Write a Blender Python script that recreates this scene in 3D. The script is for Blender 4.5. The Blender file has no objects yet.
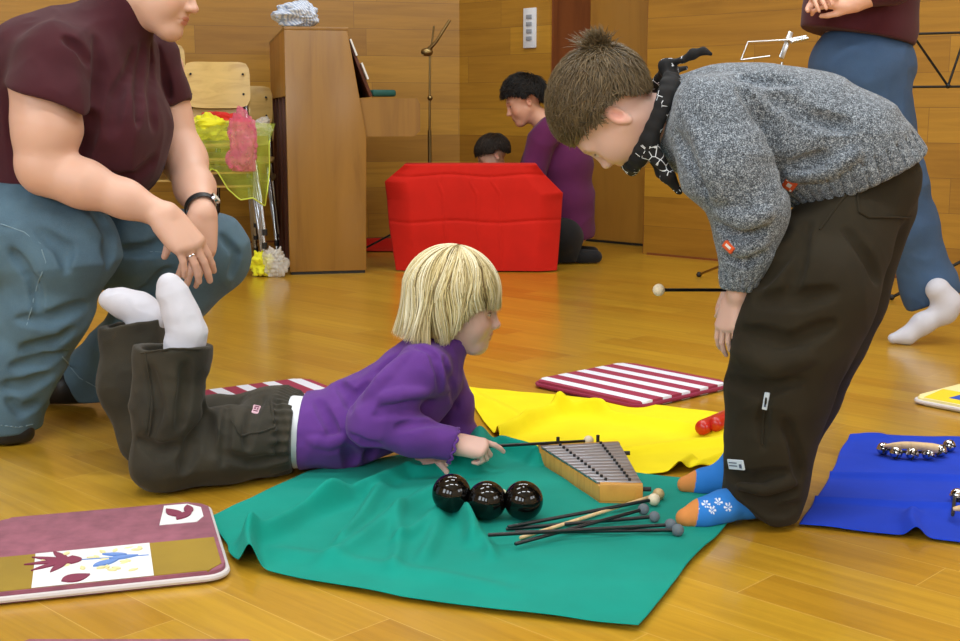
import bpy, bmesh, math, random
import numpy as np
from mathutils import Vector, Matrix

random.seed(7)
RNG = np.random.default_rng(7)
SC = bpy.context.scene
COL = SC.collection
FOC, YH, CAMH = 1260.0, 113.0, 0.80          # focal length in pixels of a 960 px frame, horizon row, lens height (m)
PITCH = math.atan((320.5 - YH) / FOC)

# ------------------------------------------------------------------ camera, world, light, exposure
cam = bpy.data.cameras.new('camera')
cam.sensor_width = 36.0
cam.lens = 36.0 * FOC / 960.0
cam.clip_start = 0.05
cam_o = bpy.data.objects.new('camera', cam)
cam_o.location = (0, 0, CAMH)
cam_o.rotation_euler = (math.pi / 2 - PITCH, 0, 0)
COL.objects.link(cam_o)
SC.camera = cam_o

w = bpy.data.worlds.new('world')
SC.world = w
w.use_nodes = True
w.node_tree.nodes['Background'].inputs[0].default_value = (0.80, 0.88, 1.0, 1)
w.node_tree.nodes['Background'].inputs[1].default_value = 0.55

SC.view_settings.view_transform = 'Standard'
SC.view_settings.look = 'None'
SC.view_settings.gamma = 1.0
SC.view_settings.use_curve_mapping = False
SC.view_settings.exposure = 0.10

def area(name, loc, target, sx, sy, power, color):
    l = bpy.data.lights.new(name, 'AREA')
    l.shape = 'RECTANGLE'; l.size = sx; l.size_y = sy; l.energy = power; l.color = color
    o = bpy.data.objects.new(name, l)
    o.location = loc
    o.rotation_euler = (Vector(target) - Vector(loc)).to_track_quat('-Z', 'Y').to_euler()
    COL.objects.link(o)
    return o

ROOM_H = 4.2
# rows of fluorescent ceiling lamps of the hall, and the tall windows behind the photographer on the left
for lx, ly in ((-1.9, 0.6), (0.1, 0.9), (2.1, 1.2), (-1.6, 3.0), (0.5, 3.3), (2.3, 3.4), (-0.6, 5.6), (0.9, 5.6)):
    area('ceiling_lamp', (lx, ly, ROOM_H - 0.12), (lx, ly, 0), 1.3, 0.34, 32, (0.90, 0.96, 1.0))
for k in range(3):
    wx, wy = -3.6 + 1.5 * k, -0.9 - 1.45 * k
    area('hall_window', (wx, wy, 2.3), (wx + 1.0, wy + 1.04, 1.9), 1.2, 1.9, 60, (0.80, 0.90, 1.0))

for k in range(2):  # added fill lights from the right for the dark faces, no known windows there
    wx, wy = 4.25 + 1.15 * k, -0.95 + 1.11 * k - 0.0
    area('side_fill', (wx - 0.12, wy, 2.2), (wx - 0.84, wy + 0.7, 1.75), 1.2, 1.9, 42, (0.84, 0.92, 1.0))

# ------------------------------------------------------------------ small helpers
def V3(*a):
    return np.array(a, dtype=float)

def PX(px, py, Y):
    """the point at distance Y from the lens that stands where the photo shows pixel (px, py)"""
    u = -(py - 320.5) / FOC
    dy = math.cos(PITCH) + u * math.sin(PITCH)
    dz = -math.sin(PITCH) + u * math.cos(PITCH)
    s = Y / dy
    return V3((px - 480) / FOC * s, Y, CAMH + dz * s)

def GR(px, py, z=0.0):
    """the point at height z (on the floor) under pixel (px, py)"""
    u = -(py - 320.5) / FOC
    dy = math.cos(PITCH) + u * math.sin(PITCH)
    dz = -math.sin(PITCH) + u * math.cos(PITCH)
    s = (z - CAMH) / dz
    return V3((px - 480) / FOC * s, dy * s, z)

def unit(v):
    v = np.asarray(v, float)
    return v / max(1e-9, np.linalg.norm(v))

def tag(o, label, cat, group=None, kind=None):
    if label: o['label'] = label
    if cat: o['category'] = cat
    if group: o['group'] = group
    if kind: o['kind'] = kind
    return o

def empty(name, loc, label, cat, group=None, rz=0.0):
    o = bpy.data.objects.new(name, None)
    o.empty_display_size = 0.05
    o.location = tuple(float(c) for c in loc)
    o.rotation_euler = (0, 0, rz)
    COL.objects.link(o)
    tag(o, label, cat, group)
    return o

def link_mesh(name, me, mats, parent=None, smooth=True, world=True):
    """link mesh data given in world coordinates (world=True) or in the parent's own coordinates"""
    o = bpy.data.objects.new(name, me)
    for m in (mats if isinstance(mats, (list, tuple)) else [mats]):
        me.materials.append(m)
    if smooth:
        me.polygons.foreach_set('use_smooth', [True] * len(me.polygons))
    COL.objects.link(o)
    if parent is not None:
        o.parent = parent
        if world:
            mw = Matrix.Identity(4); p = parent
            chain = []
            while p is not None:
                chain.append(p); p = p.parent
            for q in reversed(chain):
                mw = mw @ q.matrix_parent_inverse @ q.matrix_basis
            o.matrix_parent_inverse = mw.inverted()
    return o

def mesh_np(name, verts, faces):
    me = bpy.data.meshes.new(name)
    verts = np.asarray(verts, np.float32)
    faces = np.asarray(faces, np.int32)
    n = faces.shape[1]
    me.vertices.add(len(verts)); me.vertices.foreach_set('co', verts.ravel())
    me.loops.add(faces.size); me.loops.foreach_set('vertex_index', faces.ravel())
    me.polygons.add(len(faces))
    me.polygons.foreach_set('loop_start', np.arange(0, faces.size, n, dtype=np.int32))
    me.polygons.foreach_set('loop_total', np.full(len(faces), n, np.int32))
    me.update(); me.validate()
    return me

def set_col(me, cols, name='Col'):
    a = me.color_attributes.new(name, 'FLOAT_COLOR', 'POINT')
    c = np.ones((len(me.vertices), 4), np.float32)
    c[:, :3] = cols
    a.data.foreach_set('color', c.ravel())

class MB:
    """collects boxes, bars, tubes and lathes and links them as ONE mesh"""
    def __init__(self):
        self.bm = bmesh.new()
    def _x(self, vs, mat):
        if mat is not None:
            bmesh.ops.transform(self.bm, matrix=mat, verts=vs)
        return vs
    def box(self, lo, hi, mat=None, bevel=0.0, seg=2):
        lo = Vector([float(c) for c in lo]); hi = Vector([float(c) for c in hi])
        r = bmesh.ops.create_cube(self.bm, size=1.0)
        vs = r['verts']
        for v in vs:
            v.co = Vector([(lo[i] + hi[i]) / 2 + v.co[i] * (hi[i] - lo[i]) for i in range(3)])
        if bevel > 0:
            es = list({e for v in vs for e in v.link_edges})
            rb = bmesh.ops.bevel(self.bm, geom=es, offset=bevel, segments=seg, affect='EDGES', profile=0.5)
            vs = list({v for f in rb['faces'] for v in f.verts} | {v for v in vs if v.is_valid})
        self._x(vs, mat)
        return self
    def prism(self, pts, z0, z1, mat=None, bevel=0.0):
        b = [self.bm.verts.new((float(x), float(y), z0)) for x, y in pts]
        t = [self.bm.verts.new((float(x), float(y), z1)) for x, y in pts]
        n = len(b)
        self.bm.faces.new(b[::-1]); top = self.bm.faces.new(t)
        for i in range(n):
            self.bm.faces.new((b[i], b[(i + 1) % n], t[(i + 1) % n], t[i]))
        vs = b + t
        if bevel > 0:
            es = list(set(top.edges) | {e for v in b for e in v.link_edges if all(q in b for q in e.verts)})
            rb = bmesh.ops.bevel(self.bm, geom=es, offset=bevel, segments=2, affect='EDGES', profile=0.5)
            vs = list({v for f in rb['faces'] for v in f.verts} | {v for v in vs if v.is_valid})
        self._x(vs, mat)
        return self
    def tube(self, pts, radii, seg=12, cap=True, mat=None):
        pts = [Vector([float(c) for c in p]) for p in pts]
        if not isinstance(radii, (list, tuple)): radii = [radii] * len(pts)
        rings = []; up = None
        for i, p in enumerate(pts):
            a = pts[max(i - 1, 0)]; b = pts[min(i + 1, len(pts) - 1)]
            t = (b - a).normalized()
            if up is None:
                up = Vector((0, 0, 1)) if abs(t.z) < 0.9 else Vector((1, 0, 0))
            x = t.cross(up).normalized(); y = x.cross(t).normalized(); up = y
            rings.append([self.bm.verts.new(p + (x * math.cos(2 * math.pi * k / seg) + y * math.sin(2 * math.pi * k / seg)) * radii[i]) for k in range(seg)])
        for i in range(len(rings) - 1):
            for k in range(seg):
                self.bm.faces.new((rings[i][k], rings[i][(k + 1) % seg], rings[i + 1][(k + 1) % seg], rings[i + 1][k]))
        if cap:
            self.bm.faces.new(rings[0][::-1]); self.bm.faces.new(rings[-1])
        self._x([v for r in rings for v in r], mat)
        return self
    def ball(self, c, r, seg=24, mat=None, scale=None):
        ret = bmesh.ops.create_uvsphere(self.bm, u_segments=seg, v_segments=seg // 2 + 2, radius=1.0)
        s = scale or (1, 1, 1)
        for v in ret['verts']:
            v.co = Vector((float(c[0]) + v.co.x * r * s[0], float(c[1]) + v.co.y * r * s[1], float(c[2]) + v.co.z * r * s[2]))
        self._x(ret['verts'], mat)
        return self
    def torus(self, c, R, r, axis=(0, 0, 1), seg=32, sub=10):
        q = Vector(axis).to_track_quat('Z', 'Y').to_matrix()
        vs = []
        for i in range(seg):
            a = 2 * math.pi * i / seg
            row = []
            for j in range(sub):
                b = 2 * math.pi * j / sub
                p = Vector(((R + r * math.cos(b)) * math.cos(a), (R + r * math.cos(b)) * math.sin(a), r * math.sin(b)))
                row.append(self.bm.verts.new(q @ p + Vector([float(k) for k in c])))
            vs.append(row)
        for i in range(seg):
            for j in range(sub):
                self.bm.faces.new((vs[i][j], vs[(i + 1) % seg][j], vs[(i + 1) % seg][(j + 1) % sub], vs[i][(j + 1) % sub]))
        return self
    def build(self, name, mats, parent=None, world=True, smooth=True):
        me = bpy.data.meshes.new(name)
        bmesh.ops.recalc_face_normals(self.bm, faces=self.bm.faces)
        self.bm.to_mesh(me); self.bm.free()
        o = link_mesh(name, me, mats, parent, smooth, world)
        if smooth:
            me.set_sharp_from_angle(angle=math.radians(40))
        return o

def frame_mat(origin, x, z):
    """4x4 with the given x axis and (roughly) z axis"""
    x = Vector(unit(x)); z = Vector(unit(z)); y = z.cross(x).normalized(); z = x.cross(y).normalized()
    m = Matrix.Identity(4)
    for i in range(3):
        m[i][0] = x[i]; m[i][1] = y[i]; m[i][2] = z[i]; m[i][3] = float(origin[i])
    return m

# ------------------------------------------------------------------ materials
def srgb(r, g, b):
    f = lambda c: (c / 255 / 12.92) if c / 255 <= 0.04045 else ((c / 255 + 0.055) / 1.055) ** 2.4
    return (f(r), f(g), f(b), 1.0)

class NT:
    def __init__(self, name):
        self.m = bpy.data.materials.new(name); self.m.use_nodes = True
        self.t = self.m.node_tree; self.b = self.t.nodes['Principled BSDF']
    def n(self, typ, **kw):
        o = self.t.nodes.new(typ)
        for k, v in kw.items():
            if k.startswith('i_'):
                key = k[2:]
                key = int(key) if key.isdigit() else key.replace('_', ' ')
                o.inputs[key].default_value = v
            else:
                setattr(o, k, v)
        return o
    def l(self, a, b):
        self.t.links.new(a, b)
    def coord(self, kind='Object', scale=(1, 1, 1), rot=(0, 0, 0), loc=(0, 0, 0)):
        c = self.n('ShaderNodeTexCoord'); mp = self.n('ShaderNodeMapping')
        mp.inputs['Scale'].default_value = scale; mp.inputs['Rotation'].default_value = rot; mp.inputs['Location'].default_value = loc
        self.l(c.outputs[kind], mp.inputs['Vector'])
        return mp.outputs['Vector']
    def noise(self, vec, scale, detail=3.0, rough=0.55, dist=0.0):
        o = self.n('ShaderNodeTexNoise'); o.inputs['Scale'].default_value = scale; o.inputs['Detail'].default_value = detail
        o.inputs['Roughness'].default_value = rough; o.inputs['Distortion'].default_value = dist
        self.l(vec, o.inputs['Vector'])
        return o.outputs['Fac']
    def ramp(self, fac, stops):
        o = self.n('ShaderNodeValToRGB'); e = o.color_ramp.elements
        while len(e) < len(stops): e.new(0.5)
        for i, (p, c) in enumerate(stops):
            e[i].position = p; e[i].color = c
        self.l(fac, o.inputs['Fac'])
        return o.outputs['Color']
    def mix(self, fac, a, b, mode='MIX'):
        o = self.n('ShaderNodeMix', data_type='RGBA', blend_type=mode)
        for s, v in ((o.inputs[0], fac), (o.inputs[6], a), (o.inputs[7], b)):
            if isinstance(v, (int, float)): s.default_value = v
            elif isinstance(v, tuple): s.default_value = v
            else: self.l(v, s)
        return o.outputs[2]
    def math(self, op, a, b=0.0, c=None):
        o = self.n('ShaderNodeMath', operation=op)
        for i, v in enumerate((a, b, c)):
            if v is None: continue
            if isinstance(v, (int, float)): o.inputs[i].default_value = v
            else: self.l(v, o.inputs[i])
        return o.outputs[0]
    def bump(self, height, strength=0.3, dist=0.01):
        o = self.n('ShaderNodeBump'); o.inputs['Strength'].default_value = strength; o.inputs['Distance'].default_value = dist
        self.l(height, o.inputs['Height']); self.l(o.outputs['Normal'], self.b.inputs['Normal'])
    def base(self, c):
        if isinstance(c, tuple): self.b.inputs['Base Color'].default_value = c
        else: self.l(c, self.b.inputs['Base Color'])
    def set(self, **kw):
        for k, v in kw.items():
            self.b.inputs[k.replace('_', ' ')].default_value = v
        return self

def fabric(name, c, rough=0.9, var=0.12, bump=0.25, scale=900, sheen=0.15, noise_scale=9):
    t = NT(name); v = t.coord()
    nz = t.noise(v, noise_scale, 4)
    dark = tuple(x * (1 - var * 1.4) for x in c[:3]) + (1,)
    lite = tuple(min(1, x * (1 + var)) for x in c[:3]) + (1,)
    t.base(t.ramp(nz, [(0.3, dark), (0.7, lite)]))
    t.bump(t.noise(v, scale, 2), bump, 0.0015)
    t.set(Roughness=rough); t.b.inputs['Sheen Weight'].default_value = sheen * 0.6; t.b.inputs['Specular IOR Level'].default_value = 0.18
    t.b.inputs['Sheen Roughness'].default_value = 0.6
    return t.m

def plain(name, c, rough=0.5, metal=0.0, coat=0.0, bump=0.0, bscale=60):
    t = NT(name); v = t.coord()
    nz = t.noise(v, 14, 3)
    t.base(t.ramp(nz, [(0.3, tuple(x * 0.93 for x in c[:3]) + (1,)), (0.7, c)]))
    t.set(Roughness=rough, Metallic=metal); t.b.inputs['Coat Weight'].default_value = coat
    if bump: t.bump(t.noise(v, bscale, 3), bump, 0.002)
    return t.m

def wood(name, c1, c2, rough=0.4, grain=(3, 60, 3), coat=0.2, coordk='Object', rot=(0, 0, 0)):
    t = NT(name); v = t.coord(coordk, grain, rot)
    a = t.noise(v, 1.6, 5, 0.6, 0.6)
    t.base(t.ramp(a, [(0.28, c2), (0.5, c1), (0.75, tuple(min(1, x * 1.12) for x in c1[:3]) + (1,))]))
    t.set(Roughness=rough); t.b.inputs['Coat Weight'].default_value = coat; t.b.inputs['Coat Roughness'].default_value = 0.25
    t.bump(a, 0.05, 0.002)
    return t.m

def planks(name, c1, c2, row_h, length, grout, axis, rough, coat, gcol, grain_s=1.0):
    """boards with a random tint each; axis 'wall': along local x, stacked in z; 'floor': along local x, side by side in y"""
    t = NT(name)
    c = t.n('ShaderNodeTexCoord'); sp = t.n('ShaderNodeSeparateXYZ'); cb = t.n('ShaderNodeCombineXYZ')
    t.l(c.outputs['Object'], sp.inputs[0]); t.l(sp.outputs['X'], cb.inputs['X'])
    t.l(sp.outputs['Z' if axis == 'wall' else 'Y'], cb.inputs['Y'])
    # each row shifted by its own amount, so that joints do not line up
    row = t.math('FLOOR', t.math('DIVIDE', sp.outputs['Z' if axis == 'wall' else 'Y'], row_h))
    wn = t.n('ShaderNodeTexWhiteNoise', noise_dimensions='1D'); t.l(row, wn.inputs['W'])
    sh = t.n('ShaderNodeCombineXYZ'); t.l(t.math('MULTIPLY', wn.outputs['Value'], length), sh.inputs['X'])
    ad = t.n('ShaderNodeVectorMath', operation='ADD'); t.l(cb.outputs[0], ad.inputs[0]); t.l(sh.outputs[0], ad.inputs[1])
    br = t.n('ShaderNodeTexBrick', offset=0.0, squash=1.0)
    br.inputs['Color1'].default_value = (0, 0, 0, 1); br.inputs['Color2'].default_value = (1, 1, 1, 1); br.inputs['Mortar'].default_value = (0.5, 0.5, 0.5, 1)
    br.inputs['Scale'].default_value = 1.0; br.inputs['Mortar Size'].default_value = grout; br.inputs['Mortar Smooth'].default_value = 0.2
    br.inputs['Brick Width'].default_value = length; br.inputs['Row Height'].default_value = row_h
    t.l(ad.outputs[0], br.inputs['Vector'])
    mp = t.n('ShaderNodeMapping'); mp.inputs['Scale'].default_value = (2.2 * grain_s, 34 * grain_s, 1); t.l(ad.outputs[0], mp.inputs['Vector'])
    off = t.n('ShaderNodeVectorMath', operation='ADD'); t.l(mp.outputs[0], off.inputs[0])
    sc = t.n('ShaderNodeVectorMath', operation='SCALE'); sc.inputs['Scale'].default_value = 7.3; t.l(br.outputs['Color'], sc.inputs[0]); t.l(sc.outputs[0], off.inputs[1])
    g = t.noise(off.outputs[0], 1.0, 6, 0.62, 0.8)
    tint = t.ramp(br.outputs['Color'], [(0.0, c2), (0.45, tuple((a + b) / 2 for a, b in zip(c1, c2))), (1.0, c1)])
    gr = t.ramp(g, [(0.25, (0.74, 0.70, 0.62, 1)), (0.6, (1, 1, 1, 1)), (0.8, (1.1, 1.08, 1.05, 1))])
    colr = t.mix(1.0, tint, gr, 'MULTIPLY')
    colr = t.mix(br.outputs['Fac'], colr, gcol)
    t.base(colr)
    t.set(Roughness=rough)
    t.b.inputs['Coat Weight'].default_value = coat; t.b.inputs['Coat Roughness'].default_value = 0.16
    h = t.math('SUBTRACT', t.math('MULTIPLY', g, 0.25), t.math('MULTIPLY', br.outputs['Fac'], 0.6))
    t.bump(h, 0.10, 0.004)
    return t.m

def metal(name, c, rough=0.25):
    return plain(name, c, rough, 1.0)

def paint(self, i):
    """give every face added since the last call material slot i"""
    for f in self.bm.faces:
        if not f.tag:
            f.material_index = i; f.tag = True
    return self
MB.paint = paint

def noise3(P, seed=0):
    """smooth value noise in -1..1 on an (N,3) array"""
    P = np.asarray(P, np.float64); i = np.floor(P).astype(np.int64); f = P - i
    u = f * f * (3 - 2 * f)
    def h(x, y, z):
        n = (x * 374761393 + y * 668265263 + z * 2147483647 + seed * 1274126177) & 0x7fffffff
        n = ((n ^ (n >> 13)) * 1274126177) & 0x7fffffff
        return ((n ^ (n >> 16)) & 0xffff) / 32767.5 - 1.0
    r = 0.0
    for dx in (0, 1):
        for dy in (0, 1):
            for dz in (0, 1):
                wgt = (u[:, 0] if dx else 1 - u[:, 0]) * (u[:, 1] if dy else 1 - u[:, 1]) * (u[:, 2] if dz else 1 - u[:, 2])
                r = r + wgt * h(i[:, 0] + dx, i[:, 1] + dy, i[:, 2] + dz)
    return r

def grid_mesh(name, P, mats, parent=None, thick=0.0):
    """P: (n, m, 3) grid of points -> one mesh"""
    n, m, _ = P.shape
    idx = np.arange(n * m).reshape(n, m)
    f = np.stack([idx[:-1, :-1], idx[1:, :-1], idx[1:, 1:], idx[:-1, 1:]], -1).reshape(-1, 4)
    me = mesh_np(name, P.reshape(-1, 3), f)
    o = link_mesh(name, me, mats, parent)
    if thick:
        md = o.modifiers.new('thickness', 'SOLIDIFY'); md.thickness = thick; md.offset = 0
    return o

# ================================================================== THE SETTING
A_ROOM = math.radians(44)
U = V3(math.cos(A_ROOM), -math.sin(A_ROOM), 0)            # along the back wall, to the right and towards the camera
N = V3(-math.sin(A_ROOM), -math.cos(A_ROOM), 0)           # out of the back wall into the hall
ANCH = GR(643, 254)                                        # left end of the wall right of the door
# corner of the hall: where the line of the back wall meets the direction of pixel column 460
_d = unit(GR(460, 300) - V3(0, 0, 0)); _d[2] = 0
_M = np.array([[U[0], -_d[0]], [U[1], -_d[1]]])
_t = np.linalg.solve(_M, -ANCH[:2])
CORN = ANCH + U * _t[0]
def room(a, b, z=0.0):
    """point at a metres along the back wall from the hall's corner and b metres out into the hall"""
    return CORN + U * a + N * b + V3(0, 0, z)
S_DOOR1 = float(-_t[0])                                    # where the door niche ends
_d2 = unit(GR(548, 300)); _d2[2] = 0
_t2 = np.linalg.solve(np.array([[U[0], -_d2[0]], [U[1], -_d2[1]]]), -CORN[:2])
S_DOOR0 = float(_t2[0])                                    # and where it begins
LEN_U, LEN_N = 9.6, 9.3
WL = math.atan2(0.303, 0.953)                              # the left wall meets the back wall at a blunt angle
print('ROOM', CORN, S_DOOR0, S_DOOR1)

M_WALL = planks('wall_planks', srgb(190, 141, 44), srgb(158, 111, 34), 0.165, 1.05, 0.0012, 'wall', 0.42, 0.10, srgb(120, 84, 36), 0.7)
M_FLOOR = planks('parquet', srgb(196, 153, 42), srgb(180, 133, 32), 0.12, 0.80, 0.0009, 'floor', 0.30, 0.55, srgb(206, 166, 80))
M_DOOR = wood('door_veneer', srgb(168, 120, 46), srgb(152, 104, 38), 0.4, (4, 4, 0.5))
M_JAMB = wood('dark_jamb_wood', srgb(122, 66, 32), srgb(100, 50, 24), 0.4, (5, 5, 0.6))
M_CEIL = plain('ceiling_plaster', srgb(232, 228, 218), 0.9)
M_PLASTER = plain('wall_plaster', srgb(226, 214, 190), 0.9)
M_BLACK = plain('black_rubber', srgb(22, 22, 22), 0.6)

def setting(name, mb, mats, loc, rz):
    o = mb.build(name, mats, None, smooth=False)
    o.location = tuple(loc); o.rotation_euler = (0, 0, rz)
    o['kind'] = 'structure'
    return o

RZ = -A_ROOM
b = MB().box((-6.0, -LEN_N - 0.3, -0.1), (LEN_U + 0.3, 0.8, 0)); setting('floor', b, M_FLOOR, room(0, 0), RZ)
b = MB().box((-6.0, -LEN_N - 0.3, ROOM_H), (LEN_U + 0.3, 0.8, ROOM_H + 0.1)); setting('ceiling', b, M_CEIL, room(0, 0), RZ)
NICHE = 0.36
b = MB().box((-0.2, 0, 0), (S_DOOR0, 0.2, ROOM_H)).box((S_DOOR0, 0, 2.35), (S_DOOR1, 0.2, ROOM_H)).box((S_DOOR1, 0, 0), (LEN_U + 0.2, 0.2, ROOM_H))
setting('wall_back', b, M_WALL, room(0, 0), RZ)
b = MB().box((-LEN_N, 0, 0), (0.0, 0.2, ROOM_H))          # local x runs along the wall towards the camera's left
setting('wall_left', b, M_WALL, room(0, 0), WL)
b = MB().box((LEN_U, -LEN_N, 0), (LEN_U + 0.2, 0, ROOM_H)); setting('wall_right', b, M_PLASTER, room(0, 0), RZ)
b = MB().box((-0.2, -LEN_N - 0.2, 0), (LEN_U + 0.2, -LEN_N, ROOM_H)); setting('wall_front', b, M_PLASTER, room(0, 0), RZ)
# the niche with its dark jamb and the plain veneered door
b = MB().box((S_DOOR0 - 0.03, 0.012, 0), (S_DOOR0 + 0.012, NICHE + 0.05, 2.35)).box((S_DOOR1 - 0.012, 0.012, 0), (S_DOOR1 + 0.03, NICHE + 0.05, 2.35)).box((S_DOOR0, 0.012, 2.33), (S_DOOR1, NICHE + 0.05, 2.36))
setting('trim_1', b, M_JAMB, room(0, 0), RZ)
b = MB().box((S_DOOR0 + 0.012, NICHE, 0.012), (S_DOOR1 - 0.012, NICHE + 0.045, 2.33), None, 0.003); setting('door_1', b, M_DOOR, room(0, 0), RZ)
b = MB().box((S_DOOR0 + 0.012, NICHE - 0.012, 0), (S_DOOR1 - 0.012, NICHE + 0.04, 0.012)); setting('trim_2', b, M_BLACK, room(0, 0), RZ)
b = MB().box((-LEN_N, -0.004, 0), (0.0, 0.0, 0.012)); setting('baseboard_left', b, M_JAMB, room(0, 0), WL)
b = MB().box((0, -0.004, 0), (S_DOOR0 - 0.03, 0.0, 0.012)).box((S_DOOR1 + 0.03, -0.004, 0), (LEN_U, 0.0, 0.012)); setting('baseboard_back', b, M_JAMB, room(0, 0), RZ)

# ================================================================== THINGS
M_WHITE = plain('white_plastic', srgb(226, 230, 236), 0.4)
M_CHROME = metal('chrome_tube', srgb(190, 195, 200), 0.22)
M_STEEL = metal('bright_steel', srgb(206, 208, 212), 0.28)
M_BRASS = metal('dull_brass_tube', srgb(150, 128, 84), 0.4)
M_BLKMET = plain('black_metal', srgb(24, 26, 28), 0.35, 0.3)
M_GLOSS = plain('black_gloss', srgb(10, 7, 6), 0.03, 0, 0.0)
M_GREYW = plain('grey_felt_head', srgb(98, 108, 116), 0.75, bump=0.2, bscale=200)
M_CREAM = plain('cream_wood_head', srgb(222, 208, 178), 0.5)
M_TANW = plain('tan_wood_head', srgb(200, 172, 120), 0.55)
M_BIRCH = wood('birch_wood', srgb(216, 184, 134), srgb(190, 154, 102), 0.45, (60, 6, 6))
M_HONEY = wood('honey_beech', srgb(206, 150, 62), srgb(180, 122, 44), 0.4, (6, 50, 6))
M_STICK = plain('black_mallet_stick', srgb(16, 17, 20), 0.35)

# ---- light switch strip on the back wall
p = unit(GR(529, 300)); p[2] = 0
tt = np.linalg.solve(np.array([[U[0], -p[0]], [U[1], -p[1]]]), -CORN[:2])
hit = CORN + U * tt[0]
z0, z1 = PX(529, 48, hit[1])[2], PX(529, 8, hit[1])[2]
sw = empty('light_switch', hit, 'narrow white light switch strip on the wood wall left of the dark door jamb', 'light switch', rz=RZ)
MB().box((-0.05, -0.014, z0), (0.05, -0.001, z1), None, 0.003).build('plate', M_WHITE, sw, world=False)
for k in range(4):
    zc = z0 + (z1 - z0) * (0.24 + 0.18 * k)
    MB().box((-0.022, -0.02, zc - 0.012), (0.022, -0.013, zc + 0.012), None, 0.002).build('button', plain('switch_grey', srgb(150, 156, 166), 0.4) if k == 0 else bpy.data.materials['switch_grey'], sw, world=False)

# ---- upright piano seen from its end
M_PIANO = wood('walnut_veneer', srgb(144, 103, 40), srgb(122, 84, 30), 0.38, (7, 7, 0.7), 0.25)
M_PIANO_D = plain('dark_piano_back', srgb(92, 46, 26), 0.6)
P0 = GR(290, 275)
pr = math.radians(12.3)
PXA = V3(math.cos(pr), math.sin(pr), 0); PYA = V3(-math.sin(pr), math.cos(pr), 0)
piano = empty('upright_piano', P0, 'brown wooden upright piano seen from its end, with papers on the music desk', 'piano', rz=pr)
ZT = float(PX(290, 27, P0[1])[2]); LP = 1.35
def pz(py): return float(PX(300, py, P0[1])[2])
def pxm(px, py): return float((PX(px, py, P0[1])[0] - P0[0]) / math.cos(pr))
prof = [(0, 0.014), (pxm(365, 275), 0.014), (pxm(365, 140), pz(136)), (pxm(346, 27), ZT - 0.012), (0, ZT - 0.012)]
def slab(y0, y1, prof):
    m = MB(); m.prism(prof, 0, 1)
    for v in m.bm.verts:
        x, z, k = v.co.x, v.co.y, v.co.z
        v.co = Vector((x, y0 + (y1 - y0) * k, z))
    es = list(m.bm.edges)
    bmesh.ops.bevel(m.bm, geom=es, offset=0.004, segments=2, affect='EDGES', profile=0.5)
    return m
slab(0, 0.035, prof).build('end_panel', M_PIANO, piano, False)
slab(LP - 0.035, LP, prof).build('end_panel', M_PIANO, piano, False)
xr = pxm(346, 27)
MB().box((-0.001, -0.001, ZT - 0.014), (xr + 0.004, LP + 0.001, ZT + 0.004), None, 0.004).build('top_lid', M_PIANO, piano, False)
MB().box((0.0, 0.03, pz(96)), (0.03, LP - 0.03, ZT - 0.012), None, 0.003).build('back_rail', wood('orange_back_rail', srgb(170, 118, 42), srgb(148, 98, 32), 0.45, (7, 7, 0.7)), piano, False)
MB().box((0.07, 0.03, 0.05), (0.10, LP - 0.03, pz(96))).build('soundboard', M_PIANO_D, piano, False)
for k in range(5):
    y = 0.06 + k * (LP - 0.16) / 4
    MB().box((0.005, y, 0.04), (0.07, y + 0.05, pz(96)), None, 0.003).build('back_post', M_PIANO_D, piano, False)
MB().box((pxm(365, 200) - 0.03, 0.035, 0.06), (pxm(365, 200) - 0.012, LP - 0.035, pz(137))).build('lower_panel', M_PIANO, piano, False)
kb0, kb1 = pxm(358, 110), pxm(420, 110)
m = MB(); m.prism([(kb0 - 0.05, pz(137)), (kb1 - 0.03, pz(137)), (kb1, pz(131)), (kb1, pz(104)), (kb1 - 0.015, pz(98)), (kb0 - 0.05, pz(98))], 0, 1)
for v in m.bm.verts: v.co = Vector((v.co.x, 0.035 + (LP - 0.07) * v.co.z, v.co.y))
m.build('key_bed', M_PIANO, piano, False)
m = MB()
for k in range(40):
    y = 0.06 + k * (LP - 0.14) / 40
    m.box((kb1 - 0.16, y, pz(97) - 0.030), (kb1 - 0.03, y + 0.026, pz(97) - 0.012))
m.build('white_keys', M_WHITE, piano, False)
MB().tube([(pxm(349, 45) + 0.02, 0.02, pz(48)), (pxm(370, 97) + 0.015, 0.02, pz(97))], 0.004, 8)
ang = math.atan2(pxm(371, 97) - pxm(350, 43), pz(43) - pz(97))
MB().box((0, 0.03, 0), (0.016, LP - 0.03, 0.30), Matrix.Translation((pxm(369, 97), 0, pz(97))) @ Matrix.Rotation(-ang, 4, 'Y'), 0.003).build('music_desk', M_PIANO_D, piano, False)
MB().box((0.008, 0.006, 0.0), (pxm(365, 275) - 0.006, LP - 0.006, 0.014)).build('plinth', M_BLACK, piano, False)
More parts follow.
